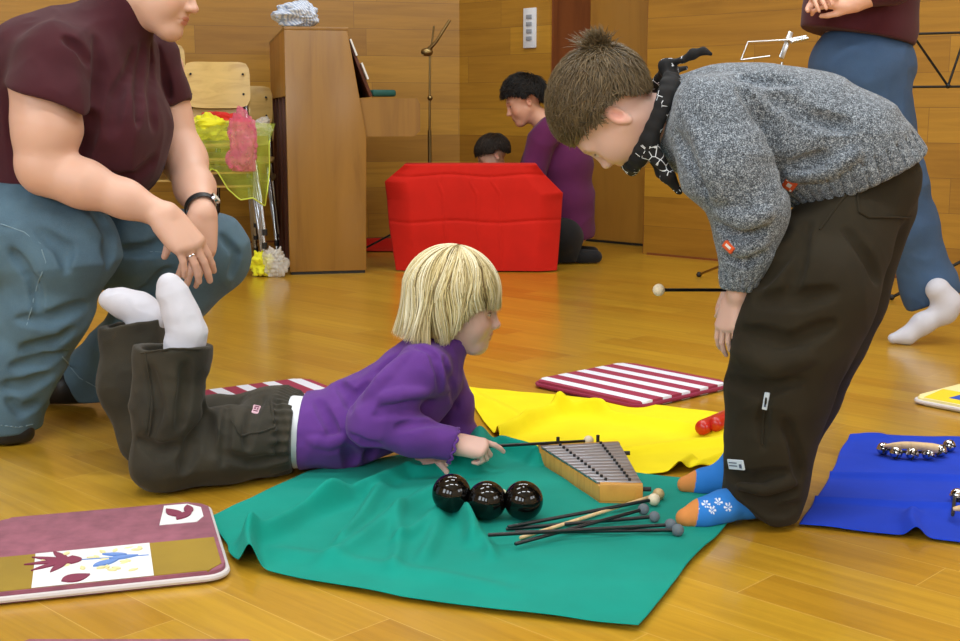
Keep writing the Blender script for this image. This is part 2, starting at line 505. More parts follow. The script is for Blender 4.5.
# papers on the desk
M_PAPER = plain('white_paper', srgb(226, 226, 222), 0.7)
def local(o, x, y, z):
    return V3(*o.location) + PXA * x + PYA * y + V3(0, 0, z)
def sheet(px, py, lab, k, hh=0.085):
    c = local(piano, pxm(px, py), -0.012 - 0.01 * k, pz(py))
    mm = Matrix.Translation(c) @ Matrix.Rotation(pr, 4, 'Z') @ Matrix.Rotation(-ang, 4, 'Y')
    o = MB().box((0.004, 0.02, -hh / 2), (0.012, 0.24, hh / 2)).build('sheet_music', M_PAPER, None, smooth=False)
    o.matrix_world = mm
    return tag(o, lab, 'sheet music')
sheet(351, 47, 'upper white sheet of music leaning at the top of the piano music desk', 0)
sheet(362, 71, 'lower white sheet of music leaning halfway down the piano music desk', 1)
c = local(piano, pxm(382, 96), 0.10, pz(98) + 0.026)
tag(MB().box((-0.065, -0.05, -0.017), (0.065, 0.05, 0.017), Matrix.Translation(c) @ Matrix.Rotation(pr + 0.3, 4, 'Z'), 0.012, 3).build('pencil_case', plain('dark_teal_cloth', srgb(18, 78, 70), 0.7), None),
    'dark teal pencil case lying on the piano key bed', 'pencil case')

# ---- cloth helper
def cloth(name, quad, folds, mat, label, n=150, wob=0.006, seed=1, rough=0.0022, base=0.003, bumps=(), edge_cut=None, group=None, warp=None):
    """cloth on the floor: corners a, b, c, d in order round the outline; folds: (p, q, width, height) ridges"""
    s = np.linspace(0, 1, n)
    S, T = np.meshgrid(s, s, indexing='ij')
    if len(quad) == 4:
        a, bq, c, d = quad
        edges = ([a, d], [bq, c])
    else:
        edges = quad                       # two outline courses, near and far
    def course(L, t):
        L = np.array([np.asarray(q[:2], float) for q in L]); l = np.concatenate([[0], np.cumsum(np.linalg.norm(np.diff(L, axis=0), axis=1))]); l /= l[-1]
        return np.stack([np.interp(t, l, L[:, 0]), np.interp(t, l, L[:, 1])], -1)
    XY = course(edges[0], T) * (1 - S)[..., None] + course(edges[1], T) * S[..., None]
    Q = np.stack([S * 5, T * 5, np.zeros_like(S)], -1).reshape(-1, 3)
    ed = np.minimum(np.minimum(S, 1 - S), np.minimum(T, 1 - T))
    wv = np.stack([noise3(Q, seed), noise3(Q, seed + 9)], -1).reshape(n, n, 2)
    XY = XY + wv * wob
    if warp: XY = warp(S, T, XY)
    z = np.full((n, n), base)
    P2 = np.concatenate([XY * 6.0, np.zeros((n, n, 1))], -1).reshape(-1, 3)
    z += rough * (1 + noise3(P2, seed + 3).reshape(n, n)) + rough * 0.6 * (1 + noise3(P2 * 2.7, seed + 5).reshape(n, n))
    for p, q, wd, h in folds:
        p = np.asarray(p[:2], float); q = np.asarray(q[:2], float); dv = q - p; L = np.linalg.norm(dv); t = dv / L; nn = np.array([-t[1], t[0]])
        r = XY - p; al = r @ t; ac = r @ nn
        ac = ac + 0.25 * wd * np.sin(al / L * 5 + 1.3)
        tap = np.clip(1 - np.maximum(np.maximum(-al, al - L), 0) / (0.25 * L + wd), 0, 1); tap = tap * tap * (3 - 2 * tap)
        z += h * np.exp(-(ac / wd) ** 2) * tap
    for p, r, h in bumps:
        dd = np.linalg.norm(XY - np.asarray(p[:2], float), axis=-1)
        z += h * np.exp(-(dd / r) ** 2)
    P = np.concatenate([XY, z[..., None]], -1)
    o = grid_mesh(name, P, mat, None, 0.0012)
    tag(o, label, 'cloth', group)
    return o, P

def zat(P, p):
    d = (P[..., 0] - p[0]) ** 2 + (P[..., 1] - p[1]) ** 2
    return float(P.reshape(-1, 3)[np.argmin(d.ravel()), 2])

M_GREEN = fabric('green_cotton', srgb(0, 140, 124), 0.8, 0.05, 0.15, 1500, 0.04)
M_YELLOW = fabric('yellow_cotton', srgb(238, 220, 10), 0.8, 0.04, 0.15, 1500, 0.04)
M_BLUE = fabric('blue_cotton', srgb(20, 60, 190), 0.8, 0.05, 0.15, 1500, 0.04)
M_RED = fabric('red_cotton', srgb(196, 30, 18), 0.8, 0.05, 0.15, 1500, 0.04)

g = lambda x, y, z=0: GR(x, y, z)
yel, YP = cloth('floor_cloth', [g(462, 388), g(738, 416), g(765, 462), g(530, 492)],
    [(g(500, 440), g(560, 416), 0.022, 0.035), (g(560, 416), g(600, 418), 0.02, 0.028), (g(600, 418), g(720, 440), 0.03, 0.022), (g(470, 396), g(520, 425), 0.03, 0.014),
     (g(640, 452), g(728, 446), 0.03, 0.014), (g(676, 474), g(690, 466), 0.012, 0.022), (g(700, 468), g(735, 456), 0.012, 0.014)],
    M_YELLOW, 'yellow cotton cloth spread on the floor behind the glockenspiel', seed=4)
grn, GP = cloth('floor_cloth', ([g(238, 568), g(300, 582), g(400, 601), g(500, 615), g(635, 632)], [g(207, 523), g(310, 476), g(440, 452), g(560, 464), g(690, 484), g(756, 494)]),
    [(g(248, 578), g(252, 544), 0.015, 0.040), (g(262, 545), g(330, 512), 0.020, 0.034), (g(330, 512), g(410, 478), 0.018, 0.028), (g(455, 505), g(472, 545), 0.014, 0.030),
     (g(425, 560), g(450, 512), 0.016, 0.016), (g(340, 560), g(430, 500), 0.022, 0.018), (g(486, 452), g(470, 474), 0.034, 0.062),
     (g(505, 458), g(535, 466), 0.020, 0.040), (g(420, 480), g(455, 476), 0.016, 0.022), (g(300, 560), g(480, 592), 0.026, 0.010),
     (g(380, 500), g(345, 545), 0.014, 0.020), (g(400, 520), g(395, 570), 0.014, 0.012), 
     (g(470, 530), g(490, 560), 0.012, 0.014), (g(440, 520), g(405, 545), 0.014, 0.016)],
    M_GREEN, 'green cotton cloth spread on the floor under the black balls and mallets', seed=11, n=240, rough=0.0026, base=0.007)
blu, BP = cloth('floor_cloth', [g(800, 528), g(852, 437), (1.36, 3.02), (1.14, 2.18)],
    [(g(826, 478), g(960, 482), 0.012, 0.012), (g(815, 503), g(960, 512), 0.012, 0.010), (g(915, 546), g(912, 520), 0.016, 0.020), (g(850, 440), g(880, 440), 0.02, 0.008)],
    M_BLUE, 'blue cotton cloth spread on the floor under the sleigh bells', seed=21)

# ---- seat pads
def rsq(s, r, n=8):
    pts = []
    h = s / 2
    for cx, cy, a0 in ((h - r, h - r, 0), (-h + r, h - r, 90), (-h + r, -h + r, 180), (h - r, -h + r, 270)):
        for k in range(n + 1):
            a = math.radians(a0 + 90 * k / n)
            pts.append((cx + r * math.cos(a), cy + r * math.sin(a)))
    return pts

def stripes_mat(name, c1, c2, freq, off=0.0, duty=0.5):
    t = NT(name); c = t.n('ShaderNodeTexCoord'); sp = t.n('ShaderNodeSeparateXYZ'); t.l(c.outputs['Object'], sp.inputs[0])
    f = t.math('FRACT', t.math('ADD', t.math('MULTIPLY', sp.outputs['X'], freq), 20 + off))
    t.base(t.mix(t.math('LESS_THAN', f, duty), c1, c2))
    t.bump(t.noise(c.outputs['Object'], 900, 2), 0.2, 0.001)
    t.set(Roughness=0.85)
    return t.m

def pad(label, c, size, rz, mats, rim, builder=None, z=0.0, th=0.022, group=None):
    p = empty('seat_pad', (c[0], c[1], z), label, 'seat pad', group, rz)
    m = MB().prism(rsq(size, size * 0.09), 0.002, th, None, 0.007).paint(0)
    if builder: builder(m, th)
    m.build('cushion', mats, p, False)
    ring = rsq(size + 0.004, size * 0.09)
    ring.append(ring[0]); ring.append(ring[1])
    MB().tube([(x, y, th * 0.45) for x, y in ring], 0.0058, 8).build('piping', rim, p, False)
    return p

M_STRIPE = stripes_mat('raspberry_white_stripes', srgb(150, 42, 72), srgb(222, 226, 238), 12.2, 0.24, 0.46)
M_RASP = fabric('raspberry_piping', srgb(140, 34, 66), 0.8)
pad('raspberry and white striped seat pad lying flat behind the yellow cloth', (0.446, 3.635), 0.41, math.radians(42), [M_STRIPE], M_RASP)
pc = GR(262, 404)
pad('raspberry and white striped seat pad half hidden behind the lying girl', (pc[0] + 0.03, pc[1] - 0.02), 0.40, math.radians(34), [M_STRIPE], M_RASP)

M_MAUVE = fabric('mauve_slub_cotton', srgb(146, 88, 104), 0.85, 0.16, 0.2, 700, 0.1, 26)
M_OLIVE = fabric('olive_gold_cotton', srgb(150, 122, 24), 0.85, 0.08)
M_PRINT = fabric('white_printed_cotton', srgb(226, 228, 228), 0.85, 0.03)
M_LEAFY = fabric('pale_gold_print', srgb(226, 216, 160), 0.85, 0.03)
M_PLUM = fabric('plum_print', srgb(128, 46, 74), 0.85, 0.05)
M_LBLUE = fabric('blue_print', srgb(104, 140, 204), 0.85, 0.05)
M_RIMW = fabric('pale_grey_piping', srgb(206, 200, 200), 0.8, 0.03)
LEAFK = [0]
def leaf(m, cx, cy, L, W, a, z0, z1):
    LEAFK[0] += 1; z1 = z1 + 0.00012 * (LEAFK[0] % 23)
    pts = [(-L / 2, 0)]
    for k in range(1, 8):
        t = k / 8; pts.append((L * (t - 0.5), W * max(0.0, math.sin(math.pi * t)) ** 0.8 * (1.15 - 0.5 * t)))
    pts.append((L / 2, 0))
    for k in range(7, 0, -1):
        t = k / 8; pts.append((L * (t - 0.5), -W * max(0.0, math.sin(math.pi * t)) ** 0.8 * (1.15 - 0.5 * t)))
    ca, sa = math.cos(a), math.sin(a)
    m.prism([(cx + x * ca - y * sa, cy + x * sa + y * ca) for x, y in pts], z0, z1)
def flower_pad(m, th):
    s = 0.412; h = s / 2
    z = th
    m.prism([(-h + 0.008, -h + 0.03), (-h + 0.03, -h + 0.004), (h - 0.032, -h + 0.004), (h - 0.008, -h + 0.032), (h - 0.008, -0.03), (-h + 0.008, -0.03)], z - 0.003, z + 0.0010, None).paint(1)
    m.prism([(-0.115, -h + 0.004), (0.082, -h + 0.004), (0.082, -0.03), (-0.115, -0.03)], z - 0.003, z + 0.0016).paint(2)
    m.prism([(0.105, 0.07), (0.175, 0.07), (0.190, 0.10), (0.190, 0.16), (0.165, 0.190), (0.120, 0.190)], z - 0.003, z + 0.0012).paint(2)
    rr = random.Random(3)
    for k in range(26):
        leaf(m, rr.uniform(-0.1, 0.07), rr.uniform(-0.18, -0.045), 0.018, 0.0045, rr.uniform(0, 3.1), z - 0.003, z + 0.0020)
    m.paint(3)
    for a, L in ((2.0, 0.064), (2.6, 0.078), (3.14, 0.080), (-2.6, 0.074), (-2.05, 0.06)):
        leaf(m, -0.058 + 0.034 * math.cos(a), -0.085 + 0.030 * math.sin(a), L, 0.0085, a, z - 0.003, z + 0.0028)
    leaf(m, -0.052, -0.085, 0.04, 0.018, 1.57, z - 0.003, z + 0.0028)
    leaf(m, -0.045, -0.178, 0.05, 0.020, 0.4, z - 0.003, z + 0.0028)
    leaf(m, 0.135, 0.135, 0.06, 0.014, 2.0, z - 0.003, z + 0.0028); leaf(m, 0.155, 0.115, 0.06, 0.012, 1.0, z - 0.003, z + 0.0028); leaf(m, 0.165, 0.15, 0.05, 0.010, 1.6, z - 0.003, z + 0.0028)
    m.paint(4)
    leaf(m, 0.005, -0.118, 0.05, 0.011, 0.5, z - 0.003, z + 0.0028); leaf(m, 0.035, -0.098, 0.05, 0.008, 0.1, z - 0.003, z + 0.0028); leaf(m, 0.02, -0.08, 0.045, 0.007, 2.8, z - 0.003, z + 0.0028)
    m.prism([(-0.04, -0.086), (0.078, -0.096), (0.078, -0.099), (-0.04, -0.089)], z - 0.003, z + 0.0026)
    m.paint(5)
_br = GR(216, 577, 0.011); _ca, _sa = math.cos(math.radians(17)), math.sin(math.radians(17))
FPC = (_br[0] - 0.2 * _ca - 0.2 * _sa + 0.012, _br[1] - 0.2 * _sa + 0.2 * _ca + 0.012)
pad('mauve and olive seat pad with a flower print panel, left of the green cloth', FPC, 0.41, math.radians(17), [M_MAUVE, M_OLIVE, M_PRINT, M_LEAFY, M_PLUM, M_LBLUE], M_RIMW, flower_pad)
M_PYEL = fabric('pad_yellow', srgb(240, 206, 10), 0.8, 0.03); M_PGRN = fabric('pad_green', srgb(110, 190, 20), 0.8, 0.03); M_PBLU = fabric('pad_blue', srgb(24, 72, 180), 0.8, 0.03)
M_PCRM = fabric('pad_cream', srgb(238, 226, 160), 0.8, 0.03)
def color_pad(m, th):
    h = 0.2; z = th
    m.prism([(-h + 0.008, -h + 0.03), (-h + 0.03, -h + 0.004), (-0.055, -h + 0.004), (-0.055, h - 0.008), (-h + 0.008, h - 0.03)], z - 0.003, z + 0.001).paint(1)
    m.prism([(-0.125 + 0.07 * math.cos(a), -0.14 + 0.075 * math.sin(a) + 0.0) for a in [2 * math.pi * k / 24 for k in range(24)]][::1], z - 0.003, z + 0.0015)
    m.paint(2)
    m.prism([(-0.15, 0.0), (0.1, -0.0), (0.1, 0.12), (-0.15, 0.12)], z - 0.003, z + 0.0015).paint(3)
pad('yellow, green and blue patterned seat pad with white piping, at the right edge', (1.487, 3.405), 0.40, math.radians(40), [M_PCRM, M_PYEL, M_PGRN, M_PBLU], M_RIMW, color_pad)
pe = GR(150, 636)
pad('pink seat pad of which only the far edge shows, lowest in the photo', (pe[0], pe[1] - 0.262), 0.40, 0.0, [M_MAUVE], fabric('pink_piping', srgb(206, 110, 140), 0.8, 0.04))

# ---- three black glossy balls
for (px, py, lab) in ((451.5, 493, 'left black glossy ball on the green cloth, nearest the lying girl'), (487, 500, 'middle black glossy ball of the three on the green cloth'), (523.5, 500, 'right black glossy ball on the green cloth, nearest the mallets')):
    r = 0.0388; zz = 0.012
    for _ in range(12):
        c = GR(px, py, zz + r); zz = 0.5 * zz + 0.5 * zat(GP, c)
    o = MB().ball((0, 0, 0), r, 40).build('rattle_ball', M_GLOSS, None)
    o.location = (c[0], c[1], zz + r - 0.001)
    tag(o, lab, 'ball', 'black balls on the green cloth')

# ---- mallets
def mallet(label, a, bb, r_head, m_head, m_stick=None, r=0.0036, group='mallets lying on the green cloth', tip=True):
    a = np.asarray(a, float); bb = np.asarray(bb, float)
    e = empty('mallet', a, label, 'mallet', group)
    a2 = a; d = unit(bb - a)
    MB().tube([a, a + d * 0.002, bb - d * 0.002, bb], [r * 0.8, r, r, r], 10).build('stick', m_stick or M_STICK, e)
    MB().ball(bb + d * r_head * 0.6, r_head, 22).build('head', m_head, e)
    return e
zc = 0.012
def gm(px, py, z): return (px, py)
def lying(label, pa, pb, rh, mh, ms=None, lift=0.0):
    """a mallet lying on the green cloth: raised until it touches nowhere below the cloth"""
    za, zb2 = 0.012, 0.012 + rh
    for _ in range(6):
        a = GR(*pa, za); bb = GR(*pb, zb2)
        za, zb2 = zat(GP, a) + 0.0036, zat(GP, bb) + rh
        for k in range(1, 10):
            p = a + (bb - a) * k / 10
            need = zat(GP, p) + 0.0038 - (za + (zb2 - za) * k / 10)
            if need > 0: za += need
        za += lift; zb2 += lift * 0.3
    return mallet(label, a, bb, rh, mh, ms)
lying('black mallet with a cream head, topmost of the lying mallets', gm(508, 527, 0.014), gm(651, 500, 0.016), 0.0125, M_CREAM, None, 0.008)
lying('pale wooden stick mallet with a tan head beside the cream headed one', gm(520, 538, 0.010), gm(656, 495, 0.014), 0.0125, M_TANW, M_BIRCH)
lying('black mallet with a grey head, crossing under the others and reaching nearest the cream head', gm(515, 544, 0.009), gm(641, 510, 0.020), 0.0115, M_GREYW, None, 0.009)
lying('black mallet with a grey head, its head just right of another grey head', gm(506, 529, 0.022), gm(651, 517, 0.013), 0.0110, M_GREYW)
lying('longest lying black mallet, its grey head beside the sock toe', gm(488, 535, 0.020), gm(667, 525, 0.013), 0.0118, M_GREYW, None, 0.008)
lying('black mallet with a grey head, nearest the camera of all the mallets', gm(515, 532, 0.018), gm(674, 530, 0.012), 0.0118, M_GREYW)
lying('mallet with a cream head lying behind the middle and right black balls', gm(446, 498, 0.01), gm(499, 495, 0.014), 0.0125, M_CREAM, M_BIRCH)

# ---- glockenspiel
ZG = 0.052
zb = 0.010
fl, fr, nl, nr = GR(538, 444, ZG), GR(618, 440, ZG), GR(600, 483, ZG), GR(643, 484, ZG)
gl = empty('glockenspiel', ((fl + nr) / 2) * V3(1, 1, 0) + V3(0, 0, zb), 'small glockenspiel with silver bars on a honey wood frame on the cloths', 'glockenspiel')
def beam(name, p, q, wd, h0, h1, mat, parent, side):
    d = unit(q - p); s = V3(-d[1], d[0], 0) * side * wd
    m = MB(); m.prism([tuple(p[:2]), tuple(q[:2]), tuple((q + s)[:2]), tuple((p + s)[:2])], h0, h1, None, 0.0018)
    return m.build(name, mat, parent)
beam('side_board', fl, nl, 0.014, zb, ZG - 0.007, M_HONEY, gl, 1)
beam('side_board', fr, nr, 0.014, zb, ZG - 0.007, M_HONEY, gl, -1)
beam('near_end_board', nl, nr, 0.016, zb, ZG - 0.002, M_HONEY, gl, 1)
beam('far_end_board', fl, fr, 0.016, zb, ZG - 0.002, M_HONEY, gl, -1)
m = MB(); m.prism([tuple(q[:2]) for q in (fl, nl, nr, fr)], zb, zb + 0.004); m.build('bottom_board', M_HONEY, gl)
NB = 13
ux = unit((nl + nr) / 2 - (fl + fr) / 2)
M_BAR = metal('brushed_bar_steel', srgb(176, 178, 186), 0.42)
for k in range(NB):
    t0 = 0.03 + 0.93 * k / NB; t1 = t0 + 0.93 / NB * 0.86
    a, bq, c, d = fl + (nl - fl) * t0, fr + (nr - fr) * t0, fr + (nr - fr) * t1, fl + (nl - fl) * t1
    m = MB(); m.prism([tuple(q[:2]) for q in (a, d, c, bq)], ZG - 0.006, ZG - 0.001, None, 0.0008)
    br = m.build('bar', M_BAR, gl)
    for f in (0.24, 0.76):
        cc = ((a + d) / 2) * (1 - f) + ((bq + c) / 2) * f
        MB().tube([(cc[0], cc[1], ZG - 0.004), (cc[0], cc[1], ZG + 0.004)], 0.0032, 8).build('pin', M_BLACK, br)
for q, s in ((fl + (fr - fl) * 0.25, 1), (fl + (fr - fl) * 0.75, 1)):
    MB().tube([q + V3(0, 0.008, -0.01), q + V3(0, 0.008, 0.012)], 0.004, 8).build('peg', M_BLACK, gl)
for q in (fr + (nr - fr) * 0.18, nr + V3(0, 0.01, 0)):
    MB().tube([q + V3(-0.02, 0, -0.014), q + V3(0.018, 0.0, -0.014)], 0.005, 8).build('peg', M_BLACK, gl)

# ---- red rhythm sticks
M_REDW = plain('red_lacquer', srgb(196, 34, 18), 0.35, coat=0.3)
for k, (px, lab) in enumerate(((700, 'left of two red round wooden sticks on the yellow cloth behind the trouser leg'), (713, 'right of two red round wooden sticks on the yellow cloth behind the trouser leg'))):
    r = 0.0195; c = GR(px, 430, 0.03)
    zz = zat(YP, c) + r + 0.004
    d = unit(V3(0.6, 0.8, 0))
    a = V3(c[0], c[1], zz)
    pts = [a + d * r * (1 - math.cos(t)) for t in (0, 0.7, 1.2, 1.57)]
    rad = [r * s for s in (0.5, 0.85, 0.97, 1.0)]
    o = MB().tube(pts + [a + d * 0.17, a + d * 0.175], rad + [r, r * 0.85], 20).build('rhythm_stick', M_REDW, None)
    tag(o, lab, 'rhythm stick', 'red rhythm sticks')

# ---- sleigh bells
M_BELL = metal('nickel_bell', srgb(205, 205, 208), 0.12)
def sleigh(label, bells, h0, h1, zf):
    a, bq = GR(*h0, 0.035), GR(*h1, 0.035)
    e = empty('sleigh_bells', V3(a[0], a[1], zf), label, 'sleigh bells', 'wooden handled sleigh bells')
    n = 10
    pts = [a + (bq - a) * k / n + V3(0, 0, 0.005 * math.sin(3.1 * k / n)) for k in range(n + 1)]
    rad = [0.003 + 0.0085 * min(1, (k + 0.2) / 5) for k in range(n + 1)]
    rad = [0.0035, 0.0055, 0.007, 0.0082, 0.0088, 0.009, 0.0092, 0.0096, 0.0104, 0.0112, 0.0108]
    MB().tube(pts, rad, 16).build('handle', M_BIRCH, e)
    R = 0.0148
    cs = [PX(px, py, GR(px, py + 6)[1]) * V3(1, 1, 0) + V3(0, 0, zf + R) for px, py in bells]
    st = [bq - V3(0, 0.0, 0.012)] + [c + V3(0, 0.012, 0) for c in cs[::-1]] + [a - V3(0, 0, 0.012)]
    MB().tube(st, 0.0035, 8).build('strap', M_BLACK, e)
    for c in cs:
        bl = MB().ball(c, R, 24).build('bell', M_BELL, e)
        m = MB()
        for an in (0.4, 0.4 + math.pi / 2):
            q = Matrix.Translation(c) @ Matrix.Rotation(random.uniform(-0.5, 0.5), 4, 'X') @ Matrix.Rotation(an, 4, 'Y')
            m.box((-0.0014, -R - 0.0006, -R * 0.75), (0.0014, -R * 0.6, R * 0.75), q)
        m.build('slot', M_BLACK, bl)
        MB().torus(c, R * 1.0, 0.0012, (0, 0, 1), 24, 6).build('rim', M_BELL, bl)
    return e
zf = 0.008
sleigh('sleigh bells with a pale wooden handle at the far side of the blue cloth', [(883, 452), (896, 456), (912, 457), (928, 457), (940, 454), (949, 449)], (884, 446), (938, 449), zf)
sleigh('sleigh bells cut off by the right edge, near the front of the blue cloth', [(957, 500), (966, 501), (980, 502)], (953, 509), (1000, 512), zf)

# ---- stacked school chairs with scarves
M_PLY = wood('beech_ply', srgb(206, 172, 96), srgb(186, 148, 76), 0.35, (3, 3, 14), 0.3)
def curved_panel(m, w, h, t, bow, loc, tilt, n=12):
    """rounded plywood panel, w wide (x), h high (z), bowed in y, tilted about x"""
    pts = rsq(1.0, 0.16, 5)
    vs0, vs1 = [], []
    q = Matrix.Translation(loc) @ Matrix.Rotation(tilt, 4, 'X')
    grid = []
    nx, nz = 14, 8
    def pos(u, v, s):
        # superellipse-like squeeze of the corners
        uu, vv = u, v
        k = 1 - 0.10 * (abs(v) ** 6); l = 1 - 0.10 * (abs(u) ** 6)
        return q @ Vector((uu * w / 2 * k, bow * (u * u) + s * t / 2, vv * h / 2 * l))
    fr, bk = [], []
    for i in range(nx + 1):
        fr.append([m.bm.verts.new(pos(-1 + 2 * i / nx, -1 + 2 * j / nz, -1)) for j in range(nz + 1)])
        bk.append([m.bm.verts.new(pos(-1 + 2 * i / nx, -1 + 2 * j / nz, 1)) for j in range(nz + 1)])
    for i in range(nx):
        for j in range(nz):
            m.bm.faces.new((fr[i][j], fr[i + 1][j], fr[i + 1][j + 1], fr[i][j + 1]))
            m.bm.faces.new((bk[i][j], bk[i][j + 1], bk[i + 1][j + 1], bk[i + 1][j]))
    for i in range(nx):
        m.bm.faces.new((fr[i][0], bk[i][0], bk[i + 1][0], fr[i + 1][0])); m.bm.faces.new((fr[i][nz], fr[i + 1][nz], bk[i + 1][nz], bk[i][nz]))
    for j in range(nz):
        m.bm.faces.new((fr[0][j], fr[0][j + 1], bk[0][j + 1], bk[0][j])); m.bm.faces.new((fr[nx][j], bk[nx][j], bk[nx][j + 1], fr[nx][j + 1]))
    return m
def make_chair(loc, rz, label):
    e = empty('school_chair', loc, label, 'chair', 'stacked school chairs', rz)      # front of the chair faces local -y
    m = MB(); curved_panel(m, 0.35, 0.36, 0.010, 0.0, (0, -0.02, 0.45), math.radians(-87)); m.build('seat', M_PLY, e, False)
    m = MB(); curved_panel(m, 0.33, 0.235, 0.010, -0.02, (0, 0.185, 0.735), math.radians(-8)); m.build('backrest', M_PLY, e, False)
    for s in (-1, 1):
        MB().tube([(s * 0.14, 0.215, 0.84 - 0.03), (s * 0.145, 0.18, 0.60), (s * 0.15, 0.15, 0.44), (s * 0.165, 0.20, 0.2), (s * 0.18, 0.24, 0.012)], 0.011, 10).build('rear_leg', M_CHROME, e, False)
        MB().tube([(s * 0.145, 0.14, 0.435), (s * 0.145, -0.14, 0.435), (s * 0.15, -0.17, 0.41), (s * 0.175, -0.20, 0.2), (s * 0.19, -0.22, 0.012)], 0.011, 10).build('front_leg', M_CHROME, e, False)
        for y, zz in ((0.24, 0.0), (-0.22, 0.0)):
            MB().tube([(s * (0.18 if y > 0 else 0.19), y, 0.0), (s * (0.18 if y > 0 else 0.19), y, 0.03)], 0.0135, 10).build('foot_cap', M_BLACK, e, False)
    for s in (-0.13, 0.13):
        for zz in (0.69, 0.79):
            MB().tube([(s, 0.155, zz), (s, 0.19, zz)], 0.006, 8).build('screw', M_BLKMET, e, False)
    return e
def dup(o, loc, label):
    c = o.copy(); COL.objects.link(c); c.location = loc; c['label'] = label
    for ch in o.children:
        d = ch.copy(); COL.objects.link(d); d.parent = c
    return c
YA = 6.45
ca = PX(213, 235, YA)
rzA = math.radians(14)
kinds = ['lowest', 'second from below', 'third from below', 'topmost']
base0 = V3(ca[0] + 0.05, YA, 0)
fwd = V3(math.sin(rzA), -math.cos(rzA), 0)
first = None
ZTOP = 0.205
for k in range(4):
    lc = tuple(base0 + fwd * (0.030 * k) + V3(0, 0, ZTOP / 3 * k))
    lab = ('topmost beech school chair, scarves on its seat, left of the piano' if k == 3 else f'beech and chrome school chair, {kinds[k]} in the stack under the scarves')
    first = make_chair(lc, rzA, lab) if k == 0 else dup(first, lc, lab)
proto = first
for k in range(2):
    q = PX(244, 200, 6.98)
    lc = (q[0], 6.98 - 0.03 * k, 0.096 * k + 0.09 * 0)
    c = dup(proto, lc, ('upper' if k else 'lower') + ' beech school chair of the low stack right behind the scarves, beside the piano')
    c.rotation_euler = (0, 0, math.radians(6))
for k in range(5):
    q = PX(164, 200, 6.98)
    lc = (q[0], 6.98 - 0.03 * k, 0.080 * k)
    c = dup(proto, lc, ('topmost beech school chair of the tallest stack, its backrest corner beside the sleeve' if k == 4 else f'beech school chair, number {k + 1} from the floor in the tallest stack behind the crouching woman'))
    c.rotation_euler = (0, 0, math.radians(12))

# scarves on the chair
def tulle(name, c, alpha):
    t = NT(name); v = t.coord()
    t.base(c); t.set(Roughness=0.8)
    wv = t.noise(v, 40, 3)
    t.l(t.math('ADD', t.math('MULTIPLY', wv, 0.25), alpha - 0.12), t.b.inputs['Alpha'])
    t.b.inputs['Sheen Weight'].default_value = 0.2
    return t.m
M_TYEL = tulle('yellow_chiffon', srgb(236, 232, 30), 0.92)
M_TPNK = tulle('pink_chiffon', srgb(226, 110, 142), 0.46)
M_TGRN = tulle('lime_chiffon', srgb(186, 206, 60), 0.34)
M_TRED = tulle('red_chiffon', srgb(206, 30, 18), 0.95)
M_TWHT = tulle('white_chiffon', srgb(226, 222, 214), 0.45)
M_LIME = plain('lime_hem', srgb(206, 220, 80), 0.6)
SEATZ = 0.45 + ZTOP + 0.012
YS = YA - 0.20
def blob_scarf(label, ctr, rad, mat, seed, n=60, amp=0.35):
    """a loosely crumpled scarf: a folded bag of cloth, closed surface"""
    th = np.linspace(0, math.pi, n); ph = np.linspace(0, 2 * math.pi, n)
    T, Pp = np.meshgrid(th, ph, indexing='ij')
    d = np.stack([np.sin(T) * np.cos(Pp), np.sin(T) * np.sin(Pp), np.cos(T)], -1)
    nz = noise3(d.reshape(-1, 3) * 2.1 + seed, seed).reshape(n, n) * amp + np.abs(noise3(d.reshape(-1, 3) * 4.5 + seed, seed + 2)).reshape(n, n) * amp * 0.7
    P = np.asarray(ctr) + d * np.asarray(rad) * (1 + nz - amp * 0.3)[..., None]
    P[..., 2] = np.maximum(P[..., 2], ctr[2] - rad[2] * 0.8)
    o = grid_mesh('scarf', P, mat)
    return tag(o, label, 'scarf', 'chiffon scarves')
q = PX(207, 124, YS); blob_scarf('yellow chiffon scarf heaped on the seat of the stacked chair', (q[0], YS + 0.04, SEATZ + 0.055), (0.105, 0.10, 0.07), M_TYEL, 3)
q = PX(222, 113, YS + 0.08); blob_scarf('red chiffon scarf at the back of the chair seat below the backrest', (q[0], YS + 0.12, SEATZ + 0.085), (0.13, 0.05, 0.05), M_TRED, 5)
q = PX(256, 118, YS); blob_scarf('white chiffon scarf puff behind the lime one on the chair seat', (q[0], YS + 0.14, SEATZ + 0.06), (0.055, 0.05, 0.05), M_TWHT, 8)
